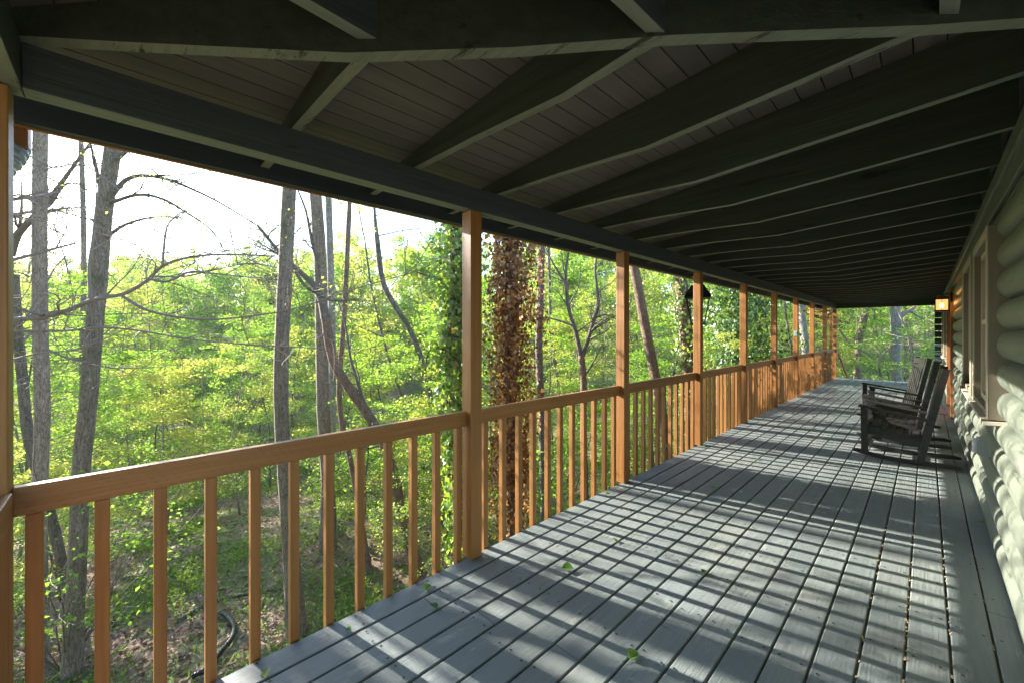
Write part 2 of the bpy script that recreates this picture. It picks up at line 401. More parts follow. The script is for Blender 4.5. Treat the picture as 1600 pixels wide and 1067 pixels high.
# hip rafter on the mitre
HB = [(-2.55, 2.24), (-1.97, 2.300), (-1.72, 2.276), (-1.23, 2.236), (-.88, 2.248), (-.54, 2.280), (-.01, 2.302), (.30, 2.33)]
b = MB(); off = Vector((.0165, -.0165, 0)); vs = []
for x, z in HB: vs.append(Vector((x, x + CC, z)))
for x, z in reversed(HB): vs.append(Vector((x, x + CC, zc(x) - .002)))
n = len(vs); b.add([v - off for v in vs] + [v + off for v in vs], [tuple(range(n)), tuple(range(2 * n - 1, n - 1, -1))] + [(i, i + n, (i + 1) % n + n, (i + 1) % n) for i in range(n)])
b.build('hip_rafter', M['joist_x'], house, bevel=.002, edge=M['edge_x'])
# ceiling boards running along each leg, mitred over the hip, and the roof above
for mirror, yend in ((False, YE + .35), (True, 6.2)):
    b = MB(); x = -2.56
    while x < .36:
        x2 = min(x + .097, .40); a_, b_ = x + .0025, x2 - .0025
        za, zb_ = zc(a_), zc(b_)
        vs = [(a_, a_ + CC, za), (b_, b_ + CC, zb_), (b_, yend, zb_), (a_, yend, za)]
        vs2 = [(p[0], p[1], p[2] + .018) for p in vs]
        b.add(vs + vs2, [(0, 3, 2, 1), (4, 5, 6, 7), (0, 1, 5, 4), (1, 2, 6, 5), (2, 3, 7, 6), (3, 0, 4, 7)]); x = x2
    if mirror: mirror_mb(b)
    b.build('ceiling', M['ceil_y' if not mirror else 'ceil_x'], house)
    b = MB(); vs = [(-2.62, -2.62 + CC, zc(-2.62) + .022), (1.5, 1.5 + CC, zc(1.5) + .022), (1.5, yend + .1, zc(1.5) + .022), (-2.62, yend + .1, zc(-2.62) + .022)]
    vs2 = [(p[0], p[1], p[2] + .05) for p in vs]
    b.add(vs + vs2, [(0, 3, 2, 1), (4, 5, 6, 7), (0, 1, 5, 4), (1, 2, 6, 5), (2, 3, 7, 6), (3, 0, 4, 7)])
    if mirror: mirror_mb(b)
    b.build('roof', M['dark'], house)
b = MB(); b.box(-2.545, -2.505, -2.545 + CC, YE + .3, 2.232, 2.330); b.build('fascia', M['fascia'], house)
b = MB(); b.box(-2.567, -2.546, -2.57 + CC, YE + .3, 2.226, 2.350); b.build('fascia_trim', M['rail_y'], house)
b = MB(); b.box(-2.504, 4.4, -2.545 + CC, -2.505 + CC, 2.232, 2.366); b.build('fascia', M['fascia'], house)
b = MB(); b.box(-2.546, 4.4, -2.567 + CC, -2.546 + CC, 2.226, 2.380); b.build('fascia_trim', M['rail_x'], house)
b = MB(); b.box(-2.504, .4, YE + .26, YE + .298, 2.2, 2.366); b.build('fascia', M['joist_x'], house)

# log walls: half-round courses, broken at the openings
RH = .184; BUL = .060
WIN = [(3.86, 4.95, .86, 2.06), (5.20, 6.30, .86, 2.06), (13.1, 14.5, .86, 2.06)]
DOOR = (9.75, 11.55, 0, 2.04)
def course(mb, z0, ya, yb, ins=0.):
    n = 9; pr = []
    for i in range(n + 1):
        t = -1 + 2 * i / n; pr.append((XW + .02 - BUL * 1.0 * (1 - abs(t) ** 2.0) ** .55, z0 + RH * (i / n)))
    ln = max(2, int((yb - ya) / .25)); vs = []; seed = z0 * 7.3
    for k in range(ln + 1):
        y = ya + (yb - ya) * k / ln; wv = .004 * mnoise.noise(Vector((seed, y * .8, 0)))
        for (x, z) in pr: vs.append((x + wv * (1 if x < XW else 0), y, z))
        vs.append((XW + .12, y, z0 + RH)); vs.append((XW + .12, y, z0))
    q = n + 3
    fs = [(k * q + i, k * q + (i + 1) % q, (k + 1) * q + (i + 1) % q, (k + 1) * q + i) for k in range(ln) for i in range(q)]
    fs += [tuple(range(q - 1, -1, -1)), tuple(range(ln * q, ln * q + q))]
    mb.add(vs, fs)
wl = MB()
for r in range(13):
    z0 = -.06 + r * RH; segs = [(2.08, YE + .22)]
    for (a, c, zl, zh) in WIN + [DOOR]:
        if z0 + RH * .6 > zl and z0 + RH * .4 < zh:
            ns = []
            for (s0, s1) in segs:
                if c <= s0 or a >= s1: ns.append((s0, s1)); continue
                if a > s0: ns.append((s0, a))
                if c < s1: ns.append((c, s1))
            segs = ns
    for s0, s1 in segs:
        cut = s0
        if s1 - s0 > 5: 
            m_ = s0 + rnd.uniform(2, s1 - s0 - 2); course(wl, z0, s0, m_ - .0015); course(wl, z0, m_ + .0015, s1)
        else: course(wl, z0, s0, s1)
wo = wl.build('log_wall', M['log'], house, smooth=True)
try:
    wo.data.set_sharp_from_angle(angle=rad(50))
except Exception: pass
w2 = MB()
for r in range(13): course(w2, -.061 + r * RH, 2.2 - 0.06, 6.4)
mirror_mb(w2); w2.v = [(v[0] - 0, v[1], v[2]) for v in w2.v]; w2.build('log_wall', M['logx'], house, smooth=True)
b = MB(); b.box(XW + .125, XW + .2, 2.2, YE + .3, -4, 2.7); b.box(.47, 5, 2.21, 2.3, -4, 2.7); b.box(.5, 5, YE + .2, YE + .3, -4, 2.7); b.build('wall_core', M['dark'], house)
b = MB(); b.box(.285, .322, 2.05, YE + .2, 2.265, 2.352); b.box(.300, .324, 2.05, YE + .2, 2.16, 2.262); b.build('ledger', M['log'], house, bevel=.004)
# crossing log ends at the far corner
le = MB()
for r in range(12):
    z = -.02 + r * RH + RH / 2
    le.tube([(.16, YE + .3, z), (.5, YE + .3, z)], .085, 12)
le.build('log_corner', M['fascia'], house, smooth=False)
# windows
def window(ya, yb, zl, zh):
    fr = MB(); X0, X1 = .268, .44; c = .062
    fr.box(X0, X1, ya, ya + c, zl, zh); fr.box(X0, X1, yb - c, yb, zl, zh); fr.box(X0, X1, ya + c, yb - c, zh - c, zh); fr.box(X0, X1, ya + c, yb - c, zl, zl + c * .6)
    f = fr.build('window', M['taupe'], house, bevel=.003)
    tr = MB(); tr.box(X0 - .008, X0 - .0015, ya, ya + c, zl, zh); tr.box(X0 - .008, X0 - .0015, yb - c, yb, zl, zh); tr.box(X0 - .008, X0 - .0015, ya + c + .001, yb - c - .001, zh - c, zh); tr.build('trim', M['cream'], f)
    s = MB(); iy0, iy1 = ya + c + .002, yb - c - .002; s.box(.30, .33, iy0, iy0 + .035, zl + .04, zh - c - .002); s.box(.30, .33, iy1 - .035, iy1, zl + .04, zh - c - .002)
    s.box(.30, .33, iy0 + .036, iy1 - .036, zh - c - .04, zh - c - .002); s.box(.30, .33, iy0 + .036, iy1 - .036, zl + .04, zl + .08); s.box(.303, .328, iy0 + .036, iy1 - .036, (zl + zh) / 2, (zl + zh) / 2 + .035)
    s.build('sash', M['cream'], f)
    g = MB(); g.box(.318, .322, iy0 + .03, iy1 - .03, zl + .05, zh - c - .03); g.build('pane', M['screen'], f)
    s = MB(); s.prism([(.242, zl - .035), (.40, zl - .028), (.40, zl - .002), (.242, zl - .012)], 'y', ya - .01, yb + .01); s.build('sill', M['sill'], f, bevel=.003)
def screen_mat():
    m, t, bs, out = new_mat('screened_glass')
    n = noise(t, coords(t), 220, 2); t.links.new(mix(t, n, (.13, .105, .08), (.22, .18, .14)), bs.inputs['Base Color'])
    bs.inputs['Roughness'].default_value = .35; bs.inputs['Specular IOR Level'].default_value = .4; return m
M['screen'] = screen_mat()
M['sill'] = wood('white_sill', (.40, .37, .30), (.52, .48, .40), GY, .5, 25, .1, knots=False)
for q in WIN: window(*q)
# door
ya, yb, _, zh = DOOR
d = MB(); d.box(.400, .44, ya + .1, yb - .1, .02, zh - .1)
for (a, c) in ((ya + .22, ya + .82), (ya + .98, yb - .22)):
    for (e, f_) in ((.2, .85), (1.0, 1.8)): d.box(.392, .402, a, c, e, f_)
dr = d.build('door', M['brown'], house, bevel=.004)
k = MB(); k.tube([(.39, ya + .25, .98), (.34, ya + .25, .98)], .012, 10); k.tube([(.345, ya + .25, .98), (.335, ya + .25, .98), (.318, ya + .25, .98), (.305, ya + .25, .98)], [.02, .03, .03, .015], 12); k.build('door_knob', M['metal'], dr, smooth=True)
c = MB(); c.box(.272, .44, ya, ya + .095, 0.002, zh + .09); c.box(.272, .44, yb - .095, yb, 0.002, zh + .09); c.box(.272, .44, ya + .096, yb - .096, zh - .09, zh + .09)
c.build('door_casing', M['brown'], dr, bevel=.004)
# weatherproof outlet on the wall
b = MB(); b.box(.262, .33, 4.52, 4.64, .50, .62); ob = b.build('outlet_box', M['steel'] if 'steel' in M else plain('outlet_grey', (.33, .36, .36), .4), house, bevel=.004)
b = MB(); b.box(.238, .261, 4.535, 4.625, .51, .61); b.build('outlet_cover', plain('outlet_cover_white', (.65, .66, .66), .35), ob, bevel=.006)
# stair at the far end
post(-2.22, 17.0, -3, 2.0, .04, 'stair_post')
b = MB(); b.beam((-1.95, 16.3, .80), (-1.84, 17.6, -.15), .04, .09); b.build('stair_rail', M['rail_y'], house, bevel=.003)
st = MB()
for k in range(7): st.box(-1.9, -.7, YE + .2 + .27 * k, YE + .46 + .27 * k, -.19 * (k + 1) - .04, -.19 * (k + 1))
st.build('steps', M['deck'], house, bevel=.003)

# ------------------------------------------------------------------ downspout at the porch corner
gm = plain('gutter_blue_white', (.42, .50, .62), .3, .2)
d = empty('downspout', (-2.62, -.31, 1.95)); tag(d, 'ribbed pale blue downspout elbow hanging from the fascia at the near left porch corner', 'downspout')
b = MB((-2.62, -.31, 1.95)); pts = []; rs = []
for i in range(34):
    t = i / 33; a = t * rad(60)
    pts.append((-2.62 + .05 * math.sin(t * 2.4), -.31 - .22 * (1 - math.cos(a)), 2.16 - .20 * t)); rs.append(.042 + (.005 if i % 4 < 2 else 0))
b.tube(pts, rs, 14); b.build('elbow', gm, d, smooth=False)
b = MB((-2.62, -.31, 1.95)); b.box(-2.665, -2.575, -.352, -.268, 2.15, 2.36); b.build('outlet_tube', M['brown'], d, bevel=.004)

# ------------------------------------------------------------------ lanterns, sensor, mat
def point(loc, e, c, r=.02, parent=None):
    l = bpy.data.lights.new('lamp_light', 'POINT'); l.energy = e; l.color = c; l.shadow_soft_size = r
    o = bpy.data.objects.new('lamp_light', l); COL.objects.link(o); o.location = loc
    if parent: o.parent = parent
def glass_mat(name, tint, em=0):
    m, t, bs, out = new_mat(name); t.nodes.remove(bs)
    tr = N(t, 'BsdfTransparent'); tr.inputs[0].default_value = (*tint, 1); gl = N(t, 'BsdfGlossy'); gl.inputs['Roughness'].default_value = .12
    fr = N(t, 'Fresnel'); fr.inputs[0].default_value = 1.45
    m1 = N(t, 'MixShader'); t.links.new(fr.outputs[0], m1.inputs[0]); t.links.new(tr.outputs[0], m1.inputs[1]); t.links.new(gl.outputs[0], m1.inputs[2])
    last = m1.outputs[0]
    if em:
        e = N(t, 'Emission'); e.inputs[0].default_value = (1, .55, .22, 1); e.inputs[1].default_value = em
        ad = N(t, 'AddShader'); t.links.new(last, ad.inputs[0]); t.links.new(e.outputs[0], ad.inputs[1]); last = ad.outputs[0]
    t.links.new(last, out.inputs[0]); return m
M['glass'] = glass_mat('clear_glass', (.9, .92, .9)); M['amber'] = glass_mat('seeded_amber_glass', (.95, .75, .5), .10)
# lit wall lantern beside the door
L = Vector((.172, 9.5, 1.75)); wlq = empty('wall_lantern', L); tag(wlq, 'lit black wall lantern glowing amber beside the brown door casing', 'lantern')
b = MB(L); s = .072; h = .19
for sx in (-1, 1):
    for sy in (-1, 1): b.box(L.x + sx * s - .005, L.x + sx * s + .005, L.y + sy * s - .005, L.y + sy * s + .005, L.z, L.z + h)
for z in (0, h - .01):
    for sg in (-1, 1):
        b.box(L.x - s - .01, L.x + s + .01, L.y + sg * s - .007, L.y + sg * s + .007, L.z + z, L.z + z + .012); b.box(L.x + sg * s - .007, L.x + sg * s + .007, L.y - s, L.y + s, L.z + z + .001, L.z + z + .011)
for sg in (-1, 1): b.box(L.x - .003, L.x + .003, L.y + sg * s - .004, L.y + sg * s + .004, L.z, L.z + h); b.box(L.x + sg * s - .004, L.x + sg * s + .004, L.y - .003, L.y + .003, L.z, L.z + h)
for an in (0, 90):
    for sg in (-1, 1):
        o = [(math.cos(t) * s, math.sin(t) * .055) for t in [math.pi * i / 12 for i in range(13)]]
        p3 = [(L.x + (u if an == 0 else sg * s), L.y + (sg * s if an == 0 else u), L.z + h + v) for u, v in o]
        b.tube(p3, .004, 6)
b.box(L.x - s - .012, L.x + s + .012, L.y - s - .012, L.y + s + .012, L.z - .012, L.z - .001)
b.build('frame', M['metal'], wlq)
b = MB(L); b.prism([(L.x + math.cos(t) * (s + .012), L.z + h + math.sin(t) * .062) for t in [math.pi * i / 12 for i in range(13)]], 'y', L.y - .02, L.y + .02); b.box(L.x - .02, L.x + .02, L.y - s, L.y + s, L.z + h + .045, L.z + h + .058); b.build('cap', M['metal'], wlq)
b = MB(L)
for sg in (-1, 1): b.box(L.x - s, L.x + s, L.y + sg * s - .0015, L.y + sg * s + .0015, L.z + .012, L.z + h - .01); b.box(L.x + sg * s - .0015, L.x + sg * s + .0015, L.y - s + .01, L.y + s - .01, L.z + .012, L.z + h - .01)
b.build('glass', M['amber'], wlq)
b = MB(L); b.tube([(L.x, L.y, L.z + h + .05), (L.x, L.y, L.z + h + .07), (L.x + .07, L.y, L.z + h + .08), (.27, L.y, L.z + h + .05)], .008, 8); b.box(.262, .29, L.y - .045, L.y + .045, L.z + h - .05, L.z + h + .10); b.build('bracket', M['metal'], wlq, bevel=.002)
b = MB(L); b.tube([(L.x, L.y, L.z + z) for z in (.05, .07, .09, .11, .125)], [.010, .020, .022, .014, .004], 12)
b.build('bulb', plain('bulb_glow', (1, .8, .5), .4, 0, (1, .72, .38), 9), wlq, smooth=True)
point((.0, .0, .09), .8, (1, .6, .25), .03, wlq)
# big black lantern outside the fourth post
L = Vector((-2.27, 5.90, 1.53)); bl = empty('hanging_lantern', L); tag(bl, 'large black four sided lantern with clear glass hanging outside the fourth porch post', 'lantern')
ang = rad(20)
def R2(x, y, z): return (L.x + x * math.cos(ang) - y * math.sin(ang), L.y + x * math.sin(ang) + y * math.cos(ang), L.z + z)
b = MB(L); bt, tp, ht = .085, .15, .36
cor = [(-1, -1), (1, -1), (1, 1), (-1, 1)]
for i in range(4):
    a, c = cor[i], cor[(i + 1) % 4]
    b.tube([R2(a[0] * bt, a[1] * bt, 0), R2(a[0] * tp, a[1] * tp, ht)], .009, 6)
    for q, z in ((bt, 0), (tp, ht)): b.tube([R2(a[0] * q, a[1] * q, z), R2(c[0] * q, c[1] * q, z)], .010, 6)
b.build('frame', M['metal'], bl)
b = MB(L); rr = [(.175, ht), (.165, ht + .03), (.085, ht + .17), (.05, ht + .19)]
vs = [R2(a[0] * r, a[1] * r, z) for r, z in rr for a in cor]
b.add(vs, [(k * 4 + i, k * 4 + (i + 1) % 4, k * 4 + 4 + (i + 1) % 4, k * 4 + 4 + i) for k in range(3) for i in range(4)] + [(3, 2, 1, 0), (12, 13, 14, 15)])
b.tube([R2(0, 0, ht + .19), R2(0, 0, ht + .25)], [.02, .012], 8); b.build('roof_cap', M['metal'], bl)
b = MB(L)
for i in range(4):
    a, c = cor[i], cor[(i + 1) % 4]; b.add([R2(a[0] * bt, a[1] * bt, .01), R2(c[0] * bt, c[1] * bt, .01), R2(c[0] * tp, c[1] * tp, ht - .01), R2(a[0] * tp, a[1] * tp, ht - .01)], [(0, 1, 2, 3)])
b.build('glass', M['glass'], bl)
b = MB(L); b.box(L.x - bt, L.x + bt, L.y - bt, L.y + bt, L.z - .025, L.z - .008)
for k in (-1, 0, 1): b.tube([R2(k * .035, 0, 0), R2(k * .035, 0, .10)], .011, 8)
b.build('candle_tray', M['metal'], bl)
b = MB(L)
for sgn, c0 in ((1, .10), (-1, .22)):
    pts = [R2(.17 + .055 * math.cos(t) * (1 - t / 9), 0, c0 + .07 * math.sin(t) * (1 - t / 9) * sgn) for t in [i * .4 for i in range(20)]]
    b.tube(pts, .006, 6)
b.tube([R2(0, 0, ht + .24), (-2.2, 5.5, L.z + ht + .27), (-2.05, 5.24, L.z + ht + .2)], .010, 8); b.build('scroll_bracket', M['metal'], bl)
# little weather sensor on a far post
q = PY[5]; b = MB((XP, q - .06, 1.36)); b.box(XP - .02, XP + .04, q - .066, q - .046, 1.33, 1.44); b.box(XP - .012, XP + .032, q - .070, q - .066, 1.37, 1.425)
o = b.build('thermometer', plain('sensor_teal', (.25, .38, .38), .35), bevel=.002); o.location = (XP, q - .06, 1.36)
tag(o, 'small grey green thermometer fixed to the sixth porch post from the near corner post', 'thermometer')
def mat_mat():
    m, t, bs, out = new_mat('doormat_weave'); ck = N(t, 'TexChecker'); ck.inputs[3].default_value = 70; t.links.new(coords(t), ck.inputs[0])
    ck.inputs[1].default_value = (.10, .10, .17, 1); ck.inputs[2].default_value = (.20, .19, .28, 1); t.links.new(ck.outputs[0], bs.inputs['Base Color']); bs.inputs['Roughness'].default_value = .95; return m
b = MB((0, 0, 0)); b.box(-.24, .24, -.42, .42, 0, .011); b.box(-.21, .21, -.39, .39, .011, .013); o = b.build('doormat', mat_mat(), bevel=.003); o.location = (.01, 10.55, .002)
tag(o, 'dark blue purple doormat lying on the deck in front of the brown door casing', 'doormat')

# ------------------------------------------------------------------ rocking chairs (facing -x, width along y)
def rocking_chair():
    r = empty('rocking_chair'); W = .27
    for sg in (-1, 1):
        y = sg * .235
        b = MB(); pts = []
        for i in range(15):
            t = i / 14; x = -.46 + .86 * t; u = (t - .42) / .58
            z = .028 + .075 * (u * u) * (1.25 if t < .42 else .32); pts.append((x, z))
        vs = [(x, z - .022) for x, z in pts] + [(x, z + .022 * (1 if 0 < i < 14 else .2)) for i, (x, z) in reversed(list(enumerate(pts)))]
        b.prism(vs, 'y', y - .017, y + .017); b.build('rocker', M['chair'], r, bevel=.003)
        b = MB(); b.beam((-.35, sg * .262, .06), (-.355, sg * .262, .565), .06, .036, (0, 1, 0)); b.build('front_leg', M['chair'], r, bevel=.003)
        b = MB(); b.beam((.085, sg * .262, .035), (.275, sg * .262, 1.03), .036, .058, (1, 0, 0)); b.build('back_post', M['chair'], r, bevel=.004)
        b = MB(); sr = [(-.33, .36), (-.15, .325), (.05, .30), (.13, .30), (.12, .20), (.0, .20), (-.18, .235), (-.33, .27)]
        b.prism(sr, 'y', sg * .225 - .014, sg * .225 + .014); b.build('seat_rail', M['chair'], r, bevel=.002)
        b = MB(); b.beam((-.40, sg * .275, .580), (.19, sg * .275, .485), .082, .024); b.build('armrest', M['chair'], r, bevel=.005)
    b = MB()
    for i in range(8):
        t = i / 7; x = -.34 + .46 * t; z = .375 - .115 * t + .045 * (t - .5) ** 2 * 4 - .02
        b.beam((x, -.245, z), (x, .245, z), .056, .018)
    b.build('seat', M['chair'], r, bevel=.003)
    b = MB(); d = Vector((.19, 0, .995)).normalized()
    base = Vector((.108, 0, .30)); 
    for i in range(5):
        y = -.17 + .085 * i; p = base + Vector((0, y, 0)); b.beam(p, p + d * .60, .052, .014, (1, 0, 0))
    b.build('backrest', M['chair'], r, bevel=.003)
    b = MB(); p = base + d * .615
    b.beam(p + Vector((0, -.243, 0)) + d * .075, p + Vector((0, .243, 0)) + d * .075, .016, .085, d); 
    b.beam(p + Vector((0, -.243, 0)) - d * .0, p + Vector((0, .243, 0)) - d * .0, .018, .045, d); b.build('headrest', M['chair'], r, bevel=.004)
    b = MB(); b.beam((-.33, -.25, .16), (-.33, .25, .16), .02, .05); b.beam((.11, -.25, .15), (.11, .25, .15), .02, .05); b.beam((-.345, -.25, .315), (-.345, .25, .315), .02, .08); b.build('stretcher', M['chair'], r, bevel=.002)
    return r
ch = rocking_chair(); G = 'rocking chairs in a row against the log wall'
for i, (x, y, a, lb) in enumerate([(-.135, 6.27, 0, 'charcoal slatted rocking chair nearest the camera on the grey deck'), (-.185, 7.26, -1, 'charcoal rocking chair in the middle of the row, close behind the nearest chair'),
                                   (-.30, 8.59, 14, 'farthest charcoal rocking chair, turned slightly so its pale slatted back shows')]):
    o = ch if i == 0 else copy_tree(ch); o.location = (x, y, .002); o.rotation_euler = (0, 0, rad(a)); tag(o, lb, 'rocking chair', G)

# ------------------------------------------------------------------ vegetation
def leaf_mesh(C, D, U, S, name, wid=.34, fold=.18):
    """C centres, D tip directions, U up normals, S sizes -> kite shaped leaves"""
    C, D, U, S = map(lambda a: np.asarray(a, dtype=np.float64), (C, D, U, S)); n = len(C)
    D /= np.linalg.norm(D, axis=1)[:, None] + 1e-9; R = np.cross(D, U); R /= np.linalg.norm(R, axis=1)[:, None] + 1e-9; Un = np.cross(R, D)
    s = S[:, None]
    V = np.empty((n, 4, 3)); V[:, 0] = C - D * s * .5; V[:, 1] = C + R * s * wid + Un * s * fold - D * s * .05; V[:, 2] = C + D * s * .5; V[:, 3] = C - R * s * wid + Un * s * fold - D * s * .05
    me = bpy.data.meshes.new(name); me.vertices.add(n * 4); me.vertices.foreach_set('co', V.reshape(-1).astype(np.float32))
    me.loops.add(n * 4); me.loops.foreach_set('vertex_index', np.arange(n * 4, dtype=np.int32)); me.polygons.add(n)
    me.polygons.foreach_set('loop_start', np.arange(0, n * 4, 4, dtype=np.int32)); me.polygons.foreach_set('loop_total', np.full(n, 4, dtype=np.int32))
    me.update(calc_edges=True); return me

class Tree:
    def __init__(s, seed, org=(0, 0, 0)):
        s.r = random.Random(seed); s.wood = MB(org); s.tips = []; s.org = Vector(org); s.rn = np.random.RandomState(seed)
    minr = .0040
    def branch(s, p, d, L, r, lv, sides=5, droop=0., wig=.18, sub=(6, 5), spread=.9, flat=.4, start=.25, ratio=.5):
        rn = s.r; n = max(3, int(4 + L * 1.2)); pts = [p.copy()]; rs = [r]; d = d.normalized()
        for i in range(n):
            d = (d + Vector((rn.gauss(0, wig), rn.gauss(0, wig), rn.gauss(0, wig * .6) - droop)) * (1. / math.sqrt(n) * 1.6)).normalized()
            pts.append(pts[-1] + d * (L / n)); rs.append(max(s.minr, r * (1 - .7 * (i + 1) / n)))
        s.wood.tube(pts, rs, sides if r > .02 else 4 if r > .008 else 3, cap=False)
        if lv == 0:
            for q in pts[1:]: s.tips.append((q, d.copy(), L))
            return pts
        k = sub[0]
        for i in range(k):
            t = start + (1 - start) * (i + rn.random()) / k; j = min(n - 1, int(t * n)); f = t * n - j
            q = pts[j].lerp(pts[j + 1], f); ax = (pts[j + 1] - pts[j]).normalized()
            a = rn.uniform(0, 2 * math.pi); o = ax.orthogonal().normalized(); o2 = ax.cross(o); side = o * math.cos(a) + o2 * math.sin(a); side.z *= flat
            if side.length < .05: side = o
            nd = (ax * (1 - spread * .55) + side.normalized() * spread); 
            s.branch(q, nd, L * ratio * rn.uniform(.6, 1.15) * (1 - .35 * t), max(.0025, rs[j] * .55), lv - 1, sides, droop, wig, sub[1:] or (4,), spread, flat, .2, ratio)
        s.tips.append((pts[-1], d.copy(), L * .5)); return pts
    def leaves(s, per, size, jit=.16, flat=.5, name='crown', keep=None, mat=None, parent=None, wid=.34):
        T = [t for t in s.tips if keep is None or keep(t[0])]
        if not T: return None
        n = len(T) * per; rn = s.rn
        C = np.repeat(np.array([tuple(t[0] - s.org) for t in T]), per, axis=0) + rn.normal(0, 1, (n, 3)) * np.array([jit, jit, jit * .45])
        D = rn.normal(0, 1, (n, 3)) * np.array([1, 1, .45]); U = rn.normal(0, flat, (n, 3)) + np.array([0, 0, 1.]); S = size * rn.uniform(.55, 1.25, n)
        me = leaf_mesh(C, D, U, S, name, wid); return link_mesh(name, me, mat, parent)

SAP = []; BG = []
def sapling(seed, H, mat, per, size, bark, name, label_wood='trunk', limbs=20, llen=.36, lowest=.12, r0=.045):
    root = empty(name); T = Tree(seed); rn = T.r
    pts = [Vector((0, 0, -.3))]; n = 9; d = Vector((rn.gauss(0, .08), rn.gauss(0, .08), 1))
    for i in range(n): d = (d + Vector((rn.gauss(0, .07), rn.gauss(0, .07), .05))).normalized(); pts.append(pts[-1] + d * H / n)
    rs = [r0 * (1 - .85 * i / n) for i in range(n + 1)]; T.wood.tube(pts, rs, 6)
    for i in range(limbs):
        t = lowest + (.98 - lowest) * (i + rn.random()) / limbs; j = min(n - 1, int(t * n)); q = pts[j].lerp(pts[j + 1], t * n - j)
        a = rn.uniform(0, 6.28); Lm = H * llen * (1.1 - .75 * t) * rn.uniform(.7, 1.2)
        T.branch(q, Vector((math.cos(a), math.sin(a), rn.uniform(.05, .5))), Lm, max(.006, rs[j] * .5), 2, droop=.02, sub=(5, 3), flat=.18, ratio=.48)
    T.wood.build('trunk', bark, root, smooth=True); T.leaves(per, size, .13, .45, 'crown', None, mat, root)
    return root
def bgtree(seed, H, mat, per, size, bark, name, limbs=16, r0=.16, base=.3, llen=.28, lv=1, minr=.004, sub=(7, 3)):
    root = empty(name); T = Tree(seed); rn = T.r; T.minr = minr
    pts = [Vector((0, 0, -.6))]; n = 10; d = Vector((rn.gauss(0, .04), rn.gauss(0, .04), 1))
    for i in range(n): d = (d + Vector((rn.gauss(0, .05), rn.gauss(0, .05), .08))).normalized(); pts.append(pts[-1] + d * H / n)
    rs = [r0 * (1 - .85 * i / n) for i in range(n + 1)]; T.wood.tube(pts, rs, 6)
    for i in range(limbs):
        t = base + (.98 - base) * (i + rn.random()) / limbs; j = min(n - 1, int(t * n)); q = pts[j].lerp(pts[j + 1], t * n - j); a = rn.uniform(0, 6.28)
        T.branch(q, Vector((math.cos(a), math.sin(a), rn.uniform(.3, 1.0))), H * llen * (1.15 - .7 * t) * rn.uniform(.7, 1.2), max(.01, rs[j] * .45), lv, droop=0, sub=sub, flat=.7, ratio=.45)
    T.wood.build('trunk', bark, root, smooth=True)
    if per: T.leaves(per, size, .42, .8, 'crown', None, mat, root)
    return root
LBS = {'a': ('slender young tree with layered bright green spring leaves in the woods', 'young trees in the understory'),
       'b': ('tall leafing forest tree on the far wooded slope', 'forest trees on the far slope'),
       'c': ('thin mostly bare tree with a few yellow green buds in the woods', 'thin bare trees in the woods')}
for i in range(6): SAP.append(sapling(100 + i, 6.5 + (i % 3), M['leaf'] if i % 3 else M['leafy'], 4 if i % 2 else 5, .085, M['twig'] if i % 2 else M['twig2'], 'young_tree'))
for i in range(6): BG.append(bgtree(200 + i, 12 + i, [M['leaf'], M['leafy'], M['leafd'], M['leaf'], M['leafy'], M['leaf']][i], 7, .30, M['bark2'] if i % 2 else M['bark'], 'forest_tree', limbs=20, r0=.14, base=.15))
BACK = 0
BARE = [bgtree(300 + i, 11 + 1.5 * i, M['leafy'], 1, .09, M['bark2'] if i % 2 else M['bark'], 'thin_tree', limbs=9, r0=.085, base=.4, llen=.22, lv=2) for i in range(4)]
used = set()
def place(proto, x, y, s=1, kind='a', rz=None, r=random):
    o = proto if proto.name not in used else copy_tree(proto)
    used.add(proto.name); o.location = (x, y, gh(x, y)); o.rotation_euler = (0, 0, r.uniform(0, 6.28) if rz is None else rz); o.scale = (s, s, s * r.uniform(.9, 1.1))
    lb, g = LBS[kind]; tag(o, lb, 'tree', g); return o
rp = random.Random(77)
def visible_xy(px, dep): v = (FW + RT * ((px - 800) / FPX)) * dep; return v.x, v.y
# understory
cnt = 0; placed = []
def ok(x, y, m): 
    if x > -3.4 and y < 20: return False
    if any((x - a) ** 2 + (y - b_) ** 2 < m * m for a, b_ in placed): return False
    placed.append((x, y)); return True
tries = 0
while cnt < 105 and tries < 4000:
    tries += 1
    px = rp.uniform(-40, 1480); dep = 10.5 + 26 * rp.random() ** .9
    x, y = visible_xy(px, dep); dist = math.hypot(x, y)
    if not ok(x, y, 1.5): continue
    top = (.30 * (-x) + 0.2) if x < -4 and y < 14 else 8
    s = rp.uniform(.75, 1.2); H = 7.5 * s
    g = gh(x, y)
    if g + H > top + .6: s = max(.35, (top + .6 - g) / 7.5)
    place(SAP[rp.randrange(6)], x, y, s, 'a', r=rp); cnt += 1
for px, dep, s in [(95, 9.0, .62), (330, 12.5, .85), (560, 10.4, .72), (640, 9.8, .66), (690, 8.6, .6), (890, 9.4, .6), (1020, 10.2, .6)]:
    x, y = visible_xy(px, dep); place(SAP[rp.randrange(6)], x, y, s, 'a', r=rp)
placed = []
cnt = 0; tries = 0
while cnt < 160 and tries < 6000:
    tries += 1
    px = rp.uniform(-30, 1480); dep = 30 + 75 * rp.random() ** 1.15
    x, y = visible_xy(px, dep)
    if not ok(x, y, 2.3): continue
    bi = rp.randrange(6); lim = CH + (.19 + .13 * sstep(430, 680, px)) * dep * rp.uniform(.8, 1.12); Hm = lim - gh(x, y)
    if Hm < 4: continue
    place(BG[bi], x, y, min(rp.uniform(.8, 1.15), Hm / ((12 + bi) * 1.06)), 'b', r=rp); cnt += 1
placed = []; cnt = 0; tries = 0
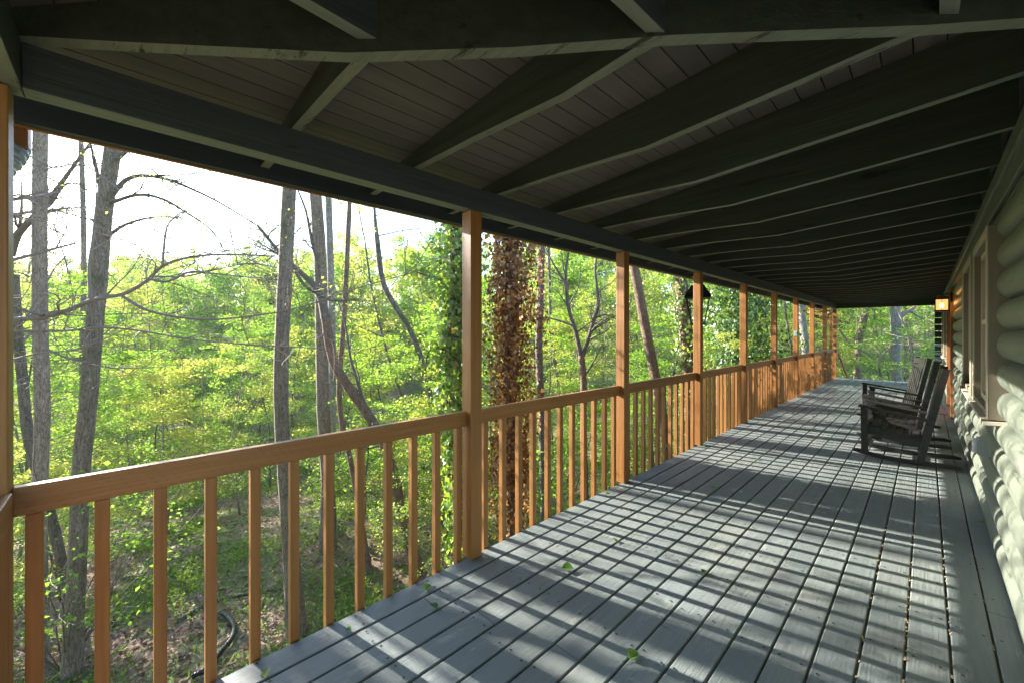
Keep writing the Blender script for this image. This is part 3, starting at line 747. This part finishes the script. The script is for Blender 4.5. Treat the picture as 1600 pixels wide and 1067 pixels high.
while cnt < 34 and tries < 3000:
    tries += 1
    px = rp.uniform(0, 1470); dep = 12 + 30 * rp.random()
    x, y = visible_xy(px, dep)
    if not ok(x, y, 2.0) or (0 < y - .2217 * (x + 1) < 15 and x > -36 and rp.random() < .8): continue
    place(BARE[rp.randrange(4)], x, y, rp.uniform(.7, 1.1), 'c', r=rp); cnt += 1

# finely branched trees on the slope, still nearly bare, standing up against the bright sky
FINE = [bgtree(400 + i, 12, M['leafy'], 1, .11, M['twig2'] if i % 2 else M['bark2'], 'budding_tree', limbs=14, r0=.11, base=.45, llen=.28, lv=2, minr=.009, sub=(6, 4)) for i in range(3)]
LBS['e'] = ('budding tree with fine bare twigs standing up against the pale sky', 'budding trees against the sky')
for k in range(11):
    px = rp.uniform(10, 560); dep = rp.uniform(30, 48); x, y = visible_xy(px, dep); g = gh(x, y)
    place(FINE[k % 3], x, y, min(1.5, (rp.uniform(.24, .35) * -x - g) / 12.6), 'e', r=rp)

# woods behind and beside the viewpoint, they shade the porch from that side
LBS['d'] = ('forest tree standing out of view behind the corner of the porch', 'woods behind the porch corner')
for k in range(46):
    a = rad(rp.uniform(-78, 40)); d_ = rp.uniform(11, 30); x, y = d_ * math.sin(a) * 1.0 + 2, -d_ * math.cos(a) - 1
    if x < -5 and abs(math.atan2(y, -x) + AZ) < rad(25): continue
    place(BG[rp.randrange(6)], x, y, rp.uniform(.9, 1.15), 'd', r=rp)

# individual foreground trees traced from the photograph, each at its own distance
def to_ground(pts):
    p = pts[-1]; d = (pts[-1] - pts[-2]); d = d / abs(d.z) if abs(d.z) > 1e-4 else Vector((0, 0, -1))
    if d.z > 0: d = Vector((0, 0, -1))
    q = p.copy(); k = 0
    while q.z > gh(q.x, q.y) - .25 and k < 60: q = q + Vector((d.x * .2, d.y * .2, -.2)); k += 1
    return pts + [p.lerp(q, .5), q]
def smooth_path(P, n=4):
    out = []
    for i in range(len(P) - 1):
        p0, p1, p2, p3 = P[max(0, i - 1)], P[i], P[i + 1], P[min(len(P) - 1, i + 2)]
        for k in range(n):
            t = k / n; out.append(.5 * ((2 * p1) + (p2 - p0) * t + (2 * p0 - 5 * p1 + 4 * p2 - p3) * t * t + (3 * p1 - p0 - 3 * p2 + p3) * t ** 3))
    out.append(P[-1]); return out
def fg_tree(name, label, pix, dep, wpx, bark, seed, top=10, limbs=8, limb_px=(), leaves=None, twigmat=None, flare=1.35, group=None, lsize=.075, per=2, toplimbs=True, cat='tree'):
    """pix: trunk centre line from top to bottom in photo pixels; limb_px: list of (depth, width_px, [(px,py)..])"""
    P = [PT(a, c, dep) for a, c in pix]; sec = math.sqrt(1 + ((pix[0][0] - 800) / FPX) ** 2)
    r = wpx * dep / (2 * FPX * sec)
    P = to_ground(P)
    if top > P[0].z + .5:
        u = (P[0] - P[1]).normalized(); u.z = max(u.z, .8); q = P[0]; add = []
        st = (top - P[0].z) / 4
        for k in range(4): u = (u + Vector((0, 0, .2))).normalized(); q = q + u * st; add.append(q)
        P = list(reversed(add)) + P; nt_ = 4
    else: nt_ = 0
    base = P[-1].copy(); base.z = gh(base.x, base.y)
    root = empty(name, base); tag(root, label, cat, group)
    T = Tree(seed, base); n = len(P)
    rs = []
    for i, p in enumerate(P):
        zz = (p.z - base.z) / max(.1, P[0].z - base.z)
        rr = r * (1 - .15 * zz) if i >= nt_ else r * (.85 - .6 * (nt_ - i) / max(1, nt_))
        if p.z - base.z < .5: rr *= flare
        rs.append(rr)
    SPth = smooth_path(P, 4); SR = []
    for i in range(len(P) - 1):
        for k in range(4): SR.append(rs[i] + (rs[i + 1] - rs[i]) * k / 4)
    SR.append(rs[-1]); SR = [q * (1 + .07 * mnoise.noise(Vector((seed, i * .7, 0)))) for i, q in enumerate(SR)]
    T.wood.tube(SPth, SR, 12 if r > .05 else 8)
    T.wood.build('trunk', bark, root, smooth=True); T.wood = MB(base)
    tips0 = 0
    if limbs and nt_ and toplimbs:
        for i in range(limbs):
            t = (i + T.r.random()) / limbs * (nt_ * 4); j = min(len(SPth) - 2, int(t)); a = T.r.uniform(0, 6.28)
            T.branch(SPth[j], Vector((math.cos(a), math.sin(a), T.r.uniform(.1, .8))), T.r.uniform(1.2, 2.6), max(.012, SR[j] * .35), 2, sub=(5, 4), flat=.8)
    if T.wood.v: T.wood.build('branches', twigmat or M['twig'], root, smooth=True)
    for (ld, lw, lp) in limb_px:
        T.wood = MB(base)
        L = smooth_path([PT(a, c, ld + (e[0] if e else 0)) for a, c, *e in lp], 4)
        r0 = lw * ld / (2 * FPX) * .8; m_ = len(L)
        LR = [max(.0035, r0 * (1 - .75 * i / (m_ - 1))) for i in range(m_)]
        T.wood.tube(L, LR, 7, cap=False)
        tot = sum((L[i + 1] - L[i]).length for i in range(m_ - 1)); k = int(tot * 4.2)
        for i in range(k):
            j = min(m_ - 2, int((.15 + .85 * T.r.random()) * m_)); ax = (L[j + 1] - L[j]).normalized(); sd = Vector((T.r.gauss(0, 1), T.r.gauss(0, 1), T.r.gauss(.1, .6))).normalized()
            T.branch(L[j], ax * .6 + sd * .8, T.r.uniform(.3, 1.2), max(.007, LR[j] * .5), 1, sub=(5, 2), flat=.7, wig=.25)
        T.wood.build('limb', twigmat or M['twig'], root, smooth=True)
    if leaves and T.tips: T.leaves(per, lsize, .10, .6, 'crown', None, leaves, root)
    return root, SPth, base
fg_tree('tree', 'straight grey barked trunk rising at the far left just right of the corner post', [(63, 205), (62, 350), (63, 500), (66, 650), (61, 800), (60, 1005)], 7.2, 29, M['bark5'], 1, top=9, limbs=3)
fg_tree('tree', 'large dark forked trunk leaning right, second big trunk from the left corner post', [(176, 235), (163, 330), (154, 440), (145, 540), (137, 640), (128, 720), (122, 850)], 6.9, 32, M['bark'], 2, top=10, twigmat=M['twig2'], limbs=4, leaves=M['leafy'], per=1, lsize=.05, limb_px=[
    (6.8, 9, [(176, 305), (195, 283), (222, 275), (262, 281), (300, 296), (345, 318), (400, 352)]),
    (6.8, 7, [(172, 318), (215, 305), (255, 312), (290, 332), (330, 360), (352, 395)]),
    (6.9, 8, [(158, 300), (150, 262), (143, 232), (136, 200)]),
    (6.7, 7, [(166, 372), (195, 352), (240, 340), (288, 342)]), (6.8, 11, [(180, 250), (196, 238), (212, 222)])])
fg_tree('tree', 'slim grey trunk standing between the two large trunks at the left', [(127, 230), (130, 330), (131, 430), (129, 540), (126, 700)], 14, 11, M['bark'], 3, top=9, limbs=5, twigmat=M['twig2'])
fg_tree('tree', 'dark crooked trunk half hidden behind the near left corner post', [(22, 430), (26, 500), (36, 600), (46, 690), (78, 800), (92, 860)], 8.0, 22, M['bark2'], 4, top=2.1, limbs=0, twigmat=M['twig2'], limb_px=[
    (7.6, 14, [(16, 400), (26, 370), (42, 350), (66, 325), (86, 300), (104, 275), (122, 250), (140, 225)]),
    (7.6, 7, [(60, 332), (80, 318), (100, 290), (122, 288), (137, 300)]), (7.6, 6, [(30, 360), (34, 320), (33, 280)])])
# near bare branch tree just outside the left edge, its limbs sweep across the view
fg_tree('tree', 'bare grey branches sweeping in from the left edge across the view', [(-120, 100), (-118, 300), (-122, 500), (-115, 700), (-110, 950)], 5.0, 34, M['bark'], 5, top=7, limbs=4, twigmat=M['twig'], limb_px=[
    (4.7, 12, [(-118, 520), (-50, 512), (17, 500), (60, 497), (100, 487), (140, 471), (170, 464), (195, 459), (228, 440), (256, 415), (300, 402), (360, 398), (430, 401)]),
    (4.7, 6, [(190, 462), (230, 485), (290, 497), (340, 499), (400, 493), (470, 480), (560, 450), (650, 425)]),
    (4.7, 6, [(142, 470), (139, 420), (145, 370), (150, 320), (158, 285)]), (4.7, 5, [(254, 417), (258, 370), (267, 345), (300, 322)]),
    (4.9, 7, [(-118, 540), (-40, 525), (17, 518), (100, 517), (160, 512), (220, 517), (290, 529), (390, 538), (520, 545)]),
    (4.4, 6, [(-118, 590), (-50, 575), (17, 562), (60, 552), (130, 545), (158, 525)]),
    (4.6, 6, [(232, 436), (262, 440), (300, 425), (352, 430), (420, 436)]), (4.8, 5, [(60, 497), (70, 540), (110, 560), (180, 575), (260, 572)]), (5.3, 6, [(-118, 300), (-30, 270), (30, 240), (80, 262), (130, 258), (190, 300)]), (5.1, 6, [(-118, 380), (-40, 330), (30, 305), (90, 330), (150, 345)]), (4.9, 4, [(240, 432), (290, 432), (345, 420), (400, 412), (470, 430)])])
fg_tree('tree', 'tall straight mossy trunk well left of the first full post', [(452, 290), (447, 400), (441, 520), (439, 620), (444, 720), (452, 830), (463, 975)], 7.5, 25, M['bark'], 6, top=10, limbs=6, leaves=M['leafy'], per=1, lsize=.06, limb_px=[
    (7.5, 8, [(455, 300), (440, 270), (428, 285), (418, 250)]), (7.5, 7, [(462, 425), (480, 450), (520, 470), (560, 468)])], twigmat=M['twig2'])
fg_tree('tree', 'paired grey trunk with a dark vine, right of the mossy trunk', [(493, 305), (500, 400), (503, 520), (505, 640), (512, 750), (512, 830)], 10.5, 22, M['bark'], 7, top=11, limbs=3, twigmat=M['twig2'], limb_px=[(10.4, 9, [(500, 420), (488, 380), (478, 330), (462, 290)])])
fg_tree('tree', 'thin pale trunk immediately right of the paired grey trunk', [(513, 305), (516, 400), (519, 520), (519, 640), (516, 800)], 11.5, 12, M['bark4'], 8, top=11, limbs=3)
fg_tree('tree', 'reddish brown curved leaning trunk that bends down to the right behind the railing', [(508, 490), (520, 560), (545, 605), (580, 655), (605, 705), (622, 770), (638, 840), (657, 900)], 9.0, 18, M['bark3'], 9, top=0, limbs=0, twigmat=M['twig2'], limb_px=[(9, 8, [(575, 650), (560, 600), (548, 560), (540, 510), (528, 470)]), (9, 19, [(509, 498), (503, 470), (492, 448), (474, 430), (440, 398), (402, 352)]), (9, 5, [(600, 690), (575, 700), (545, 680)])])
fg_tree('tree', 'slender crooked sapling trunk left of the first post', [(545, 345), (541, 430), (536, 520), (530, 600), (534, 660), (548, 720), (560, 790)], 9.5, 9, M['bark3'], 10, top=6, limbs=4, leaves=M['leafy'])
fg_tree('tree', 'dark slim tree leaning left behind the green ivy tree', [(590, 380), (598, 440), (618, 480), (640, 515), (658, 560), (672, 620), (680, 700)], 11.0, 10, M['bark2'], 11, top=5, limbs=5, leaves=M['leafy'])
fg_tree('tree', 'forked bare tree with upright arms between the first and second posts', [(908, 555), (912, 600), (912, 680), (914, 760), (916, 850)], 8.5, 12, M['bark3'], 12, top=0, limbs=0, twigmat=M['twig2'], limb_px=[
    (8.5, 10, [(908, 560), (900, 520), (888, 480), (884, 430), (888, 390), (880, 350)]), (8.5, 9, [(909, 560), (922, 520), (934, 470), (930, 420), (938, 380), (950, 340)]),
    (8.5, 5, [(925, 500), (945, 492), (965, 500)]), (8.4, 6, [(888, 450), (872, 425), (858, 400), (850, 380)]), (8.6, 5, [(912, 590), (930, 560), (940, 540)])])
fg_tree('tree', 'smooth brown trunk leaning left between the second and third posts', [(985, 385), (995, 440), (1008, 510), (1022, 580), (1035, 650), (1044, 720)], 9.5, 17, M['bark3'], 13, top=9, limbs=5)
fg_tree('tree', 'dark slim trunk right of the brown leaf covered tree', [(846, 380), (845, 460), (842, 540), (845, 620), (848, 700), (850, 790)], 8.8, 12, M['bark2'], 14, top=9, limbs=5, twigmat=M['twig2'])
fg_tree('tree', 'pale grey trunk between the sixth and seventh posts', [(1249, 470), (1255, 510), (1260, 570), (1262, 640)], 17, 13, M['bark4'], 15, top=11, limbs=6)
fg_tree('tree', 'thin dark sapling between the fifth and sixth posts', [(1224, 460), (1229, 500), (1237, 550), (1242, 600)], 15, 4, M['bark2'], 16, top=8, limbs=4, leaves=M['leafy'])
fg_tree('tree', 'big pale grey trunk with a side limb beyond the far end of the porch', [(1398, 478), (1400, 520), (1399, 560), (1401, 595), (1402, 640)], 15.5, 19, M['bark4'], 17, top=12, limbs=7, limb_px=[(15.5, 10, [(1403, 500), (1412, 490), (1424, 484), (1434, 474), (1445, 460)])])
fg_tree('tree', 'leaning grey green trunk left of the big pale trunk beyond the porch', [(1354, 480), (1347, 510), (1341, 540), (1340, 575), (1340, 640)], 16.5, 13, M['bark'], 18, top=11, limbs=6, leaves=M['leaf'], limb_px=[(16.5, 4, [(1312, 515), (1330, 540), (1352, 550), (1368, 560), (1388, 545), (1402, 528), (1430, 525), (1440, 510), (1452, 478)])])
fg_tree('tree', 'dark shaded trunk just right of the big pale trunk beyond the porch', [(1414, 480), (1415, 530), (1416, 580), (1416, 640)], 20, 8, M['bark2'], 19, top=10, limbs=6, leaves=M['leafy'])
fg_tree('tree', 'slim curved trunk between the two larger trunks beyond the porch', [(1365, 480), (1369, 520), (1372, 560), (1378, 600), (1380, 640)], 18, 5, M['bark2'], 20, top=8, limbs=6, leaves=M['leaf'])
# sun-side trees left of the frame, they throw the broad shade on the deck
for i, (x, y, wd) in enumerate([(-9.5, -2.6, .30), (-15, -2.7, .42), (-15.5, -6.0, .3)]):
    pxl = None; base = Vector((x, y, gh(x, y))); root = empty('tree', base); T = Tree(60 + i, base)
    pts = [base + Vector((0, 0, -.2)) + Vector((.05 * k * (-1) ** i, .03 * k, 1.1 * k)) for k in range(12)]
    T.wood.tube(pts, [wd / 2 * (1.15 - .06 * k) for k in range(12)], 12); T.wood.build('trunk', M['bark'], root, smooth=True); T.wood = MB(base)
    for k in range(9): a = T.r.uniform(0, 6.28); T.branch(pts[5 + k % 6], Vector((math.cos(a), math.sin(a), .6)), 2.2, .05, 2, sub=(5, 4))
    T.wood.build('branches', M['twig'], root, smooth=True)
    tag(root, ['forest trunk just beyond the left edge close to the porch', 'stout forest trunk beyond the left edge farther from the porch', 'far trunk beyond the left edge standing behind the stout one'][i], 'tree')

# ivy covered trunks
def ivy_tree(label, pix, dep, wpx, ivy_mat, seed, R, n, size, top, bark=None, clumps=5, zlo=None, dead=False, bushy=None):
    root, path, base = fg_tree('ivy_covered_tree', label, pix, dep, wpx, bark or M['bark2'], seed, top=top, limbs=3, twigmat=M['twig2'])
    rn = np.random.RandomState(seed); L = len(path); C = []; D = []; U = []; S = []
    vine = MB(base)
    for k in range(5):
        ph = rn.uniform(0, 6.28); pts = []
        for i in range(0, L, 1):
            a = ph + .35 * math.sin(i * .6 + k); r_ = wpx * dep / (2 * FPX) * .95 + .015; pts.append(path[i] + Vector((math.cos(a) * r_, math.sin(a) * r_, 0)))
        vine.tube(pts, .012, 5, cap=False)
    vine.build('vine_stems', M['twig2'] if not dead else M['bark3'], root)
    zs = [p.z for p in path]
    for i in range(n):
        u = rn.uniform(0, 1) * (L - 1); j = min(L - 2, int(u)); p = path[j].lerp(path[j + 1], u - j)
        if zlo is not None and p.z < zlo and rn.rand() < .75: continue
        a = rn.uniform(0, 6.28)
        bulge = .62 + 1.25 * max(0, mnoise.noise(Vector((math.cos(a) * 1.2, math.sin(a) * 1.2, p.z * 1.3 + seed))) + .12)
        if bushy: bulge *= bushy(p.z)
        r_ = R * bulge * (rn.rand() ** .6); r_ = max(r_, wpx * dep / (2 * FPX) * .9)
        o = Vector((math.cos(a), math.sin(a), 0)); q = p + o * r_ + Vector((0, 0, rn.normal(0, .05))) - base
        C.append(tuple(q)); nrm = o * .9 + Vector((rn.normal(0, .45), rn.normal(0, .45), .35 + rn.normal(0, .4))); U.append(tuple(nrm))
        D.append((rn.normal(0, .6), rn.normal(0, .6), -1 + rn.normal(0, .5))); S.append(size * rn.uniform(.55, 1.35))
    me = leaf_mesh(C, D, U, S, 'ivy', .42, .12 if not dead else .3); link_mesh('ivy', me, ivy_mat, root)
    return root
ivy_tree('trunk wrapped in bright green climbing ivy just left of the first full post', [(716, 330), (712, 450), (708, 560), (712, 680), (718, 790), (722, 860)], 5.6, 20, M['ivyl'], 21, .34, 13000, .075, 5.5, zlo=-.4)
ivy_tree('trunk thickly covered in dead brown ivy leaves just right of the first full post', [(800, 350), (798, 450), (797, 560), (797, 680), (800, 760), (802, 850)], 5.4, 17, M['dry'], 22, .37, 22000, .055, 5.5, bark=M['bark3'], dead=True, zlo=-.6)
ivy_tree('brown trunk with thin green ivy left of the big black lantern', [(1058, 400), (1064, 450), (1070, 510), (1074, 570), (1078, 640)], 8.6, 22, M['ivyl'], 23, .42, 4200, .07, 6, bark=M['bark3'])
ivy_tree('massive dark green ivy column right of the big black lantern', [(1150, 400), (1150, 470), (1150, 540), (1152, 600), (1153, 680)], 13, 16, M['ivy'], 24, 1.25, 24000, .11, 6.5, bark=M['bark3'])
# sparse ivy sprays reaching sideways
def spray(name, label, pix, dep, mat, n, size, jit, seed, parent=None):
    T = Tree(seed, PT(*pix[0], dep)); P = smooth_path([PT(a, c, dep) for a, c in pix], 4)
    for p in P: T.tips += [(p, Vector((0, 0, 1)), 1)]
    root = empty(name, P[0]); tag(root, label, 'vine'); T.wood.tube(P, .012, 5); T.wood.build('stem', M['twig2'], root)
    T.leaves(n, size, jit, .9, 'leaves', None, mat, root, .42); return root
spray('ivy_spray', 'loose ivy spray reaching left out of the green ivy trunk', [(712, 470), (690, 440), (665, 430), (645, 425)], 5.5, M['ivyl'], 8, .08, .12, 31)
spray('ivy_spray', 'lower ivy spray hanging left of the green ivy trunk', [(712, 560), (690, 545), (670, 550), (665, 580)], 5.5, M['ivyl'], 8, .08, .10, 32)
spray('ivy_spray', 'dry brown vine clump hanging between the far seventh and eighth posts', [(1262, 470), (1278, 482), (1290, 494), (1296, 500)], 14, M['dry'], 14, .16, .22, 33)
spray('ivy_spray', 'airy green ivy branch at the right side of the massive ivy column', [(1165, 470), (1190, 480), (1200, 520), (1198, 570)], 13, M['ivy'], 26, .11, .3, 34)

# low bright shrubs and leafy sprays near the porch
def shrub(label, px, py, dep, h, seed, mat, size=.07, n=9, per=4):
    x, y = visible_xy(px, dep); base = Vector((x, y, gh(x, y))); root = empty('shrub', base); tag(root, label, 'shrub'); T = Tree(seed, base)
    top = PT(px, py, dep).z
    for i in range(n):
        a = T.r.uniform(0, 6.28); d = Vector((math.cos(a) * .5, math.sin(a) * .5, 1)); T.branch(base.copy(), d, max(.6, (top - base.z) * T.r.uniform(.7, 1.1)), .014, 2, sub=(5, 4), flat=.3, start=.3, droop=.02, ratio=.35)
    T.wood.build('stems', M['twig2'], root); T.leaves(per, size, .09, .5, 'foliage', None, mat, root)
shrub('tall leafy shrub with bright green leaves in front of the far left trunk', 100, 600, 7.0, 2, 41, M['leaf'], .075, 9, 3)
0 and shrub('bright green shrub below the railing at the far left', 80, 720, 6.2, 2, 42, M['leaf'], .07, 8, 3)
0 and shrub('leafy shrub behind the left part of the railing', 270, 640, 8.8, 2, 43, M['leaf'], .08, 10, 3)
0 and shrub('low yellow green shrub between the mossy trunk and the paired trunks', 400, 650, 10, 2, 44, M['leafy'], .08, 10, 4)
shrub('broad green shrub behind the curved leaning trunk', 600, 640, 11.5, 2, 45, M['leaf'], .09, 12, 4)
shrub('green bush seen between the second and third post above the railing', 1010, 600, 11, 2, 46, M['leaf'], .09, 10, 4)
shrub('light green bush between the first and second posts', 880, 640, 10, 2, 47, M['leaf'], .09, 10, 4)

# fallen logs, sticks, drain pipe
def ground_stick(name, label, cat, pts, r, mat, seed=0, twigs=0):
    P = []
    for (px, py, dep) in pts: x, y = visible_xy(px, dep); P.append(Vector((x, y, gh(x, y) + r * .7)))
    P = smooth_path(P, 5); base = P[0].copy()
    for p in P: p.z = gh(p.x, p.y) + r * .75
    b = MB(base); b.tube(P, [r * (1 - .5 * i / len(P)) for i in range(len(P))], 8)
    rr = random.Random(seed); T = Tree(seed, base)
    for k in range(twigs):
        j = rr.randrange(1, len(P) - 1); T.branch(P[j], Vector((rr.gauss(0, 1), rr.gauss(0, 1), .4)), rr.uniform(.4, 1.1), r * .4, 1, sub=(3, 2))
    b.v += T.wood.v; n0 = len(b.v) - len(T.wood.v); b.f += [tuple(i + n0 for i in f) for f in T.wood.f]
    o = b.build(name, mat, smooth=True); o.location = base; tag(o, label, cat); return o
def gdep(px, py):
    d = 4.
    while d < 60:
        x, y = visible_xy(px, d); z = CH - (py - HZ) / FPX * d
        if z < gh(x, y): return d
        d += .05
    return 60
def G3(*pp): return [(a, c, gdep(a, c)) for a, c in pp]
ground_stick('fallen_log', 'long fallen log lying across the forest floor behind the left balusters', 'log', G3((190, 905), (250, 895), (330, 868), (400, 850)), .05, M['bark'], 1)
ground_stick('fallen_log', 'darker fallen log just above the black drain pipe', 'log', G3((275, 975), (330, 945), (385, 930), (440, 925)), .05, M['bark2'], 2)
ground_stick('fallen_branch', 'bare forked branch lying on leaf litter near the far left balusters', 'branch', G3((150, 1005), (180, 975), (215, 935)), .03, M['bark4'], 3, 6)
ground_stick('fallen_branch', 'pale dead branch below the big left trunks', 'branch', G3((75, 1010), (130, 990), (175, 975)), .03, M['bark4'], 4, 5)
pp = G3((345, 962), (357, 972), (366, 985), (362, 1005), (345, 1025), (325, 1050), (300, 1066)); 
P = [Vector((*visible_xy(a, d), 0)) for a, c, d in pp]; P = smooth_path(P, 10)
for p in P: p.z = gh(p.x, p.y) + .07
b = MB(P[0]); b.tube(P, [.040 + (.005 if i % 2 else 0) for i in range(len(P))], 12); o = b.build('drain_pipe', plain('black_plastic', (.012, .012, .013), .3)); o.location = P[0]
tag(o, 'black corrugated drain pipe curving over the leaf litter below the porch', 'pipe')

# leaf litter and green ground cover in reach of the eye
def scatter(name, label, mat, n, size, zoff, up, patch, seed, dmin=5, dmax=24, cat='plants', tall=0., green=True):
    rn = random.Random(seed); C = []; D = []; U = []; S = []
    while len(C) < n:
        px = rn.uniform(-60, 1320); d = dmin + (dmax - dmin) * rn.random() ** 1.5; x, y = visible_xy(px, d)
        if x > -2.3: continue
        g = mnoise.noise(Vector((x * .45, y * .45, 11)))
        if patch is not None and rn.random() > min(1, max(.03, (g if green else -g) * 2.2 + patch)): continue
        z = gh(x, y) + zoff + rn.random() * tall
        C.append((x, y, z)); D.append((rn.gauss(0, 1), rn.gauss(0, 1), rn.gauss(0, .35) + up)); U.append((rn.gauss(0, .4), rn.gauss(0, .4), 1 if up < 1 else .2)); S.append(size * rn.uniform(.5, 1.4) * (1 + d * .02))
    me = leaf_mesh(C, D, U, S, name, .30 if up < 1 else .1); o = link_mesh(name, me, mat); tag(o, label, cat, kind='stuff')
scatter('leaf_litter', 'brown fallen leaves covering the forest floor', M['litter'], 42000, .075, .015, 0, None, 51, cat='leaves')
scatter('ground_cover', 'low green plants patchily covering the forest floor', M['grass'], 46000, .06, .03, .2, .25, 52, tall=.10)
scatter('grass_tufts', 'tufts of thin green grass on the forest floor', M['grass'], 14000, .16, .06, 1.4, -.1, 53)

def far_cover():
    rn = random.Random(58); C = []; D = []; U = []; S = []
    while len(C) < 70000:
        px = rn.uniform(-60, 1500); d = 15 + 75 * rn.random() ** 1.4; x, y = visible_xy(px, d)
        if x > -3 and y < 19: continue
        g = mnoise.noise(Vector((x * .25, y * .25, 4)))
        if rn.random() > g * 2 + .55: continue
        z = gh(x, y) + rn.random() * (.4 + 2.0 * max(0, g + .2)) * (.5 + d / 60)
        C.append((x, y, z)); D.append((rn.gauss(0, 1), rn.gauss(0, 1), rn.gauss(0, .4))); U.append((rn.gauss(0, .5), rn.gauss(0, .5), 1)); S.append((.06 + .0042 * d) * rn.uniform(.6, 1.3))
    me = leaf_mesh(C, D, U, S, 'understory'); tag(link_mesh('understory', me, M['leaf']), 'bright green undergrowth blanketing the valley floor and slope', 'undergrowth', kind='stuff')
far_cover()

# fresh leaves dropped on the deck
LV = [(-1.476, 1.895, .085, 'green leaf pair lying mid deck right of the first full post', 30), (-1.898, 1.205, .06, 'curled green leaf near the deck edge left of the first full post', 100), (-1.743, 1.144, .065, 'folded dark green leaf one board in from the edge before the first post', 200),
      (-1.89, .772, .04, 'tiny dry olive leaf near the deck edge at the lower left', 20), (-1.879, .428, .05, 'yellowish leaf at the bottom left corner of the deck', 10), (-1.917, 3.023, .055, 'small green leaf beside the foot of the second full post', 60),
      (-1.456, 2.389, .05, 'small bright green leaf between the first and second post', 140), (-.903, 2.438, .055, 'green leaf near the middle of the deck in the foreground', 250), (-.879, 1.586, .07, 'long stemmed green leaf at the bottom centre of the deck', 75),
      (-1.332, 3.851, .06, 'pale green leaf on the deck beyond the second full post', 0), (-1.308, 5.038, .05, 'small leaf in the tree shade beyond the fourth post', 33), (-1.927, 5.162, .06, 'green leaf at the foot of the third full post', 170),
      (-1.314, 8.236, .09, 'largest light green leaf sprig on the far deck', 120), (-1.177, 7.279, .05, 'small brownish leaf on the deck left of the chairs', 80), (-1.776, 8.996, .05, 'tiny dark leaf near the far left deck edge', 210), (.292, 4.556, .035, 'small tan leaf against the log wall', 15)]
for i, (x, y, s, lb, a) in enumerate(LV):
    b = MB(); s *= .8; nseg = 6; cp = .35
    for side in (-1, 1):
        row = [(t * s - s / 2, side * s * .42 * math.sin(math.pi * t ** .8) * (1), s * (.10 + .30 * abs(math.sin(math.pi * t ** .8)) * (.5 + .5 * (side > 0)) + cp * .3 * t * t)) for t in [k / nseg for k in range(nseg + 1)]]
        mid = [(t * s - s / 2, 0, s * (.05 + cp * .3 * t * t)) for t in [k / nseg for k in range(nseg + 1)]]
        fs = [(k, k + 1, k + nseg + 2, k + nseg + 1) for k in range(nseg)]; b.add(mid + row, fs if side > 0 else [tuple(reversed(f)) for f in fs])
    b.tube([(-s / 2, 0, s * .05), (-s * .8, .01 * s, s * .1), (-s * 1.15, .1 * s, s * .03)], .0012, 4)
    o = b.build('fallen_leaf', M['dleaf'] if 'dleaf' in M else M.setdefault('dleaf', leaf_mat('dropped_leaf', [(0, (.05, .13, .015)), (.6, (.10, .24, .025)), (1, (.20, .32, .05))], .35, .3)), smooth=True)
    o.location = (x, y, .004); o.rotation_euler = (0, 0, rad(a)); tag(o, lb, 'leaf', 'leaves fallen on the deck')

# ------------------------------------------------------------------ the air
b = MB(); b.box(-200, 90, -60, 200, -14, 27)
m_, t_, bs_, out_ = new_mat('haze'); t_.nodes.remove(bs_)
pv = N(t_, 'VolumePrincipled'); pv.inputs['Density'].default_value = .00055; pv.inputs['Color'].default_value = (.93, .95, .97, 1); pv.inputs['Anisotropy'].default_value = .35
t_.links.new(pv.outputs[0], out_.inputs['Volume'])
tag(b.build('haze', m_), kind='stuff')
